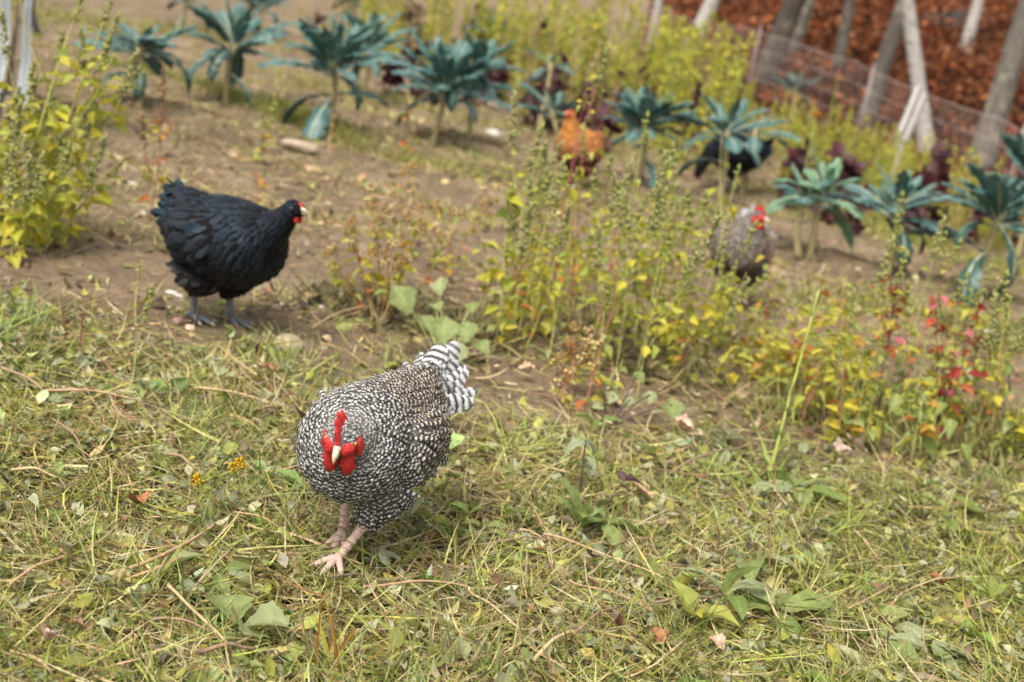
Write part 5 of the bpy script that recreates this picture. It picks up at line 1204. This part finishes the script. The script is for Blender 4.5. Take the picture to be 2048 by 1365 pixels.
SK = [((0, 765), (85, 815), .004, 1, 'curved brown stalk at the left edge, upper end'), ((80, 812), (270, 830), .003, 0, 'long brown stalk lying left of the speckled hen'), ((385, 805), (535, 835), .003, 2, 'straw stalk lying against the speckled hen\'s side'),
 ((255, 1175), (425, 1085), .004, 0, 'pinkish stalk slanting up at the goldenrod'), ((490, 1085), (690, 1150), .0025, 2, 'long orange stalk reaching the hen\'s foot'), ((560, 1100), (720, 1165), .0022, 0, 'second orange stalk under the hen\'s foot'), ((460, 1060), (560, 1100), .002, 0, 'thin red-brown stalk left of the hen\'s foot'),
 ((720, 1210), (930, 1210), .003, 0, 'brown forked stalk lying across the lower middle'), ((930, 1210), (1030, 1295), .0025, 2, 'orange stalk dropping from the forked one'), ((870, 970), (945, 1000), .002, 0, 'bent reddish grass straw right of the hen, flat part'), ((1060, 1360), (1140, 1300), .004, 2, 'pale thick straw at the bottom centre'),
 ((1135, 1305), (1230, 1250), .0025, 1, 'dark stalk rising right of the bottom pale straw'), ((1340, 970), (1500, 912), .003, 1, 'brown stalk lying across the litter left of the tall grass'), ((1080, 1100), (1320, 1190), .0022, 2, 'straw stalk slanting down right of centre'), ((1130, 1195), (1300, 1260), .0022, 0, 'red-brown stalk in the lower right centre'),
 ((330, 1210), (450, 1330), .003, 2, 'straw slanting down in the lower left'), ((300, 1280), (430, 1310), .0028, 1, 'brown stalk lying in the lower left'), ((385, 1345), (500, 1338), .004, 1, 'thick brown stalk at the bottom edge left of centre'), ((10, 1215), (130, 1150), .003, 0, 'stalk slanting at the lower left edge'), ((20, 975), (110, 990), .003, 2, 'pale straw at the left edge middle'),
 ((325, 940), (390, 972), .0035, 1, 'short brown stalk right behind the goldenrod'), ((1780, 1235), (1930, 1175), .0022, 2, 'straw rising to the right in the right litter'), ((1700, 1090), (1750, 1150), .003, 0, 'brown stalk slanting in the right litter'), ((650, 1190), (760, 1200), .002, 3, 'dark thread-like stalk below the hen\'s foot'), ((980, 1120), (1100, 1110), .0022, 1, 'dark stalk right of the low green leaves'),
 ((1300, 1240), (1420, 1230), .003, 1, 'brown stalk under the dock leaves'), ((620, 680), (790, 620), .003, 2, 'pale straw lying by the dry orange stalks'), ((100, 870), (170, 960), .0025, 1, 'dull brown stalk left of centre in the litter')]
for i, (a, b_, r, c, lb) in enumerate(SK): stick(a, b_, r, c, lb, seed=i)
def stub(a, top, r, label, col=(.07, .05, .04)): stalk_plant(a, top, label, 'cut_stub', col, r, cat='stub', seed=int(a[0]))
for a, t_, lb, c in [((1420, 1125), (1434, 1050), 'brown cut stub left of the big dock leaf', (.16, .08, .05)), ((1500, 1150), (1530, 1092), 'brown cut stub in front of the big dock leaf', (.18, .09, .05)), ((1555, 1195), (1584, 1148), 'black cut stub between the dock leaves', (.035, .028, .025)), ((1905, 1310), (1927, 1255), 'dark cut stub at the lower right', (.05, .035, .03)),
    ((1818, 1250), (1836, 1200), 'short brown cut stub right of the docks', (.12, .08, .06)), ((1745, 1270), (1775, 1232), 'dark slanting stub between the docks', (.05, .04, .035)), ((1770, 1330), (1778, 1262), 'dark brown stub behind the bottom right dock', (.09, .05, .035)), ((1895, 1185), (1922, 1130), 'thin dark stub in the right litter', (.08, .05, .04)), ((1740, 905), (1768, 775), 'black bare stalk in front of the red weeds', (.03, .025, .022)), ((2022, 790), (1968, 610), 'dark lower stalk under the right hand kale', (.05, .035, .035)), ((385, 655), (400, 610), 'short dark twig by the black hen\'s feet', (.06, .045, .035))]:
    stub(a, t_, .0032, lb, c)
MAT['stone'] = plain('field_stone', (.36, .28, .20), .9, .3, 26, .004, .15)
MAT['stone_pale'] = plain('pale_stone', (.50, .46, .40), .85, .25, 40, .003, .2)
def stone(px, py, r, flat_, mat, label, seed=0, group=None):
    bm = bmesh.new(); bmesh.ops.create_icosphere(bm, subdivisions=3, radius=1); g = np.random.default_rng(seed); k = g.normal(0, 1, 6)
    for v in bm.verts:
        x, y, z = v.co; f = 1 + .16*math.sin(2.3*x+k[0]) + .14*math.sin(3.1*y+k[1]+x) + .1*math.sin(4.3*z+k[2]+2*x); v.co = (x*f*r*(1.3+.2*k[3]*.3), y*f*r, z*f*r*flat_)
    for f in bm.faces: f.smooth = True
    me = bpy.data.meshes.new('stone'); bm.to_mesh(me); bm.free(); p = at(px, py); o = put('stone', me, mat, None, p + np.array([0, 0, r*flat_*.35]), (0, 0, g.uniform(0, 6.28))); tag(o, label, 'stone', group)
stone(572, 692, .042, .55, MAT['stone'], 'rounded tan stone behind the speckled hen\'s shoulder', 1)
stone(428, 728, .026, .5, MAT['stone_pale'], 'pale flat stone below the black hen\'s feet', 2)
stone(376, 708, .014, .6, MAT['stone_pale'], 'small pale stone left of the flat one', 3)
stone(985, 268, .055, .5, MAT['stone_pale'], 'pale long stone on the soil left of the orange hen', 4)
stone(605, 298, .075, .45, MAT['stone'], 'grey-tan flat rock below the third kale', 5)
stone(1885, 470, .04, .7, MAT['stone_pale'], 'whitish stone between the right hand kale plants', 6)
stone(340, 590, .016, .6, MAT['stone_pale'], 'white pebble left of the black hen\'s legs', 7)
stone(265, 370, .014, .8, MAT['stone_pale'], 'white pebble left of the black hen\'s tail', 8)
stone(1376, 412, .018, .8, MAT['stone_pale'], 'white pebble below the feeding black hen', 9)
pg = np.random.default_rng(9)
for i in range(60):
    x, y = pg.uniform(120, 2000), pg.uniform(260, 720); q = flat(x, y)
    if litter_amount(q[0], q[1]) < .35: stone(x, y, pg.uniform(.006, .015), .65, MAT['stone_pale' if i % 3 else 'stone'], 'small pale pebble lying on the bare soil', 20+i, 'pebbles on the bare soil')

# ------------------------------------------------------------------ the flock
def hen_at(px, py, yaw, foot, s=1.0, dz=.0):
    p = at(px, py); c, n = math.cos(yaw)*s, math.sin(yaw)*s
    return (p[0] - c*foot[0] + n*foot[1], p[1] - n*foot[0] - c*foot[1], p[2] + dz)
yw = math.atan2(-.94, -.36)
make_hen('black and white speckled hen with bright red comb walking towards the camera', hen_at(670, 1150, yw, (.085, .012), .92, .022), yw, POSE_WALK, LOOK_BARRED, .92, 34000, 1)
make_hen('glossy black hen with grey legs standing in profile at the left', hen_at(462, 648, -.50, (.018, .045), .99, .004), -.50, POSE_STAND, LOOK_BLACK, .99, 26000, 2)
POSE_GREY = dict(POSE_STAND, neck=[(.06, 0, .26), (.085, .01, .30), (.095, .02, .335), (.10, .028, .36), (.105, .034, .375)], head=(.112, .045, .385), hdir=(.5, .85, -.05), hs=1.15, nrad=[.10, .082, .062, .044, .034], bw=.88)
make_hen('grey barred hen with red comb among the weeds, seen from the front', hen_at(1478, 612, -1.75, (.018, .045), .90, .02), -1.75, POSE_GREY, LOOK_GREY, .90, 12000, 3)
POSE_TALL = dict(POSE_STAND, neck=[(.075, 0, .26), (.105, 0, .31), (.122, 0, .355), (.132, 0, .405), (.138, 0, .43)], head=(.150, 0, .44), hdir=(1, -.5, .04), nrad=[.09, .070, .050, .038, .030], bw=.74)
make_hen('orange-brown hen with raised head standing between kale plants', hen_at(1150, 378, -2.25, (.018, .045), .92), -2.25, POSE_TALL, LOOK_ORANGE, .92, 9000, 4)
POSE_FEED = dict(POSE_STAND, neck=[(.09, 0, .24), (.145, 0, .215), (.185, 0, .16), (.205, 0, .105), (.212, 0, .075)], head=(.218, 0, .055), hdir=(.55, 0, -.8), hup=(.8, 0, .55))
make_hen('black hen feeding head down under the arching kale', hen_at(1452, 378, 3.35, (.018, .045), 1.0), 3.35, POSE_FEED, LOOK_BLACK, 1.0, 8000, 5)
make_hen('dark hen half hidden behind kale leaves above the feeding one', hen_at(1405, 262, 2.6, (.018, .045), 1.0), 2.6, POSE_FEED, LOOK_BLACK, 1.0, 7000, 6)
make_hen('blue-black hen behind the orange one, partly covered by kale', hen_at(1172, 225, -.5, (.018, .045), 1.05), -.5, POSE_FEED, LOOK_BLACK, 1.05, 7000, 7)
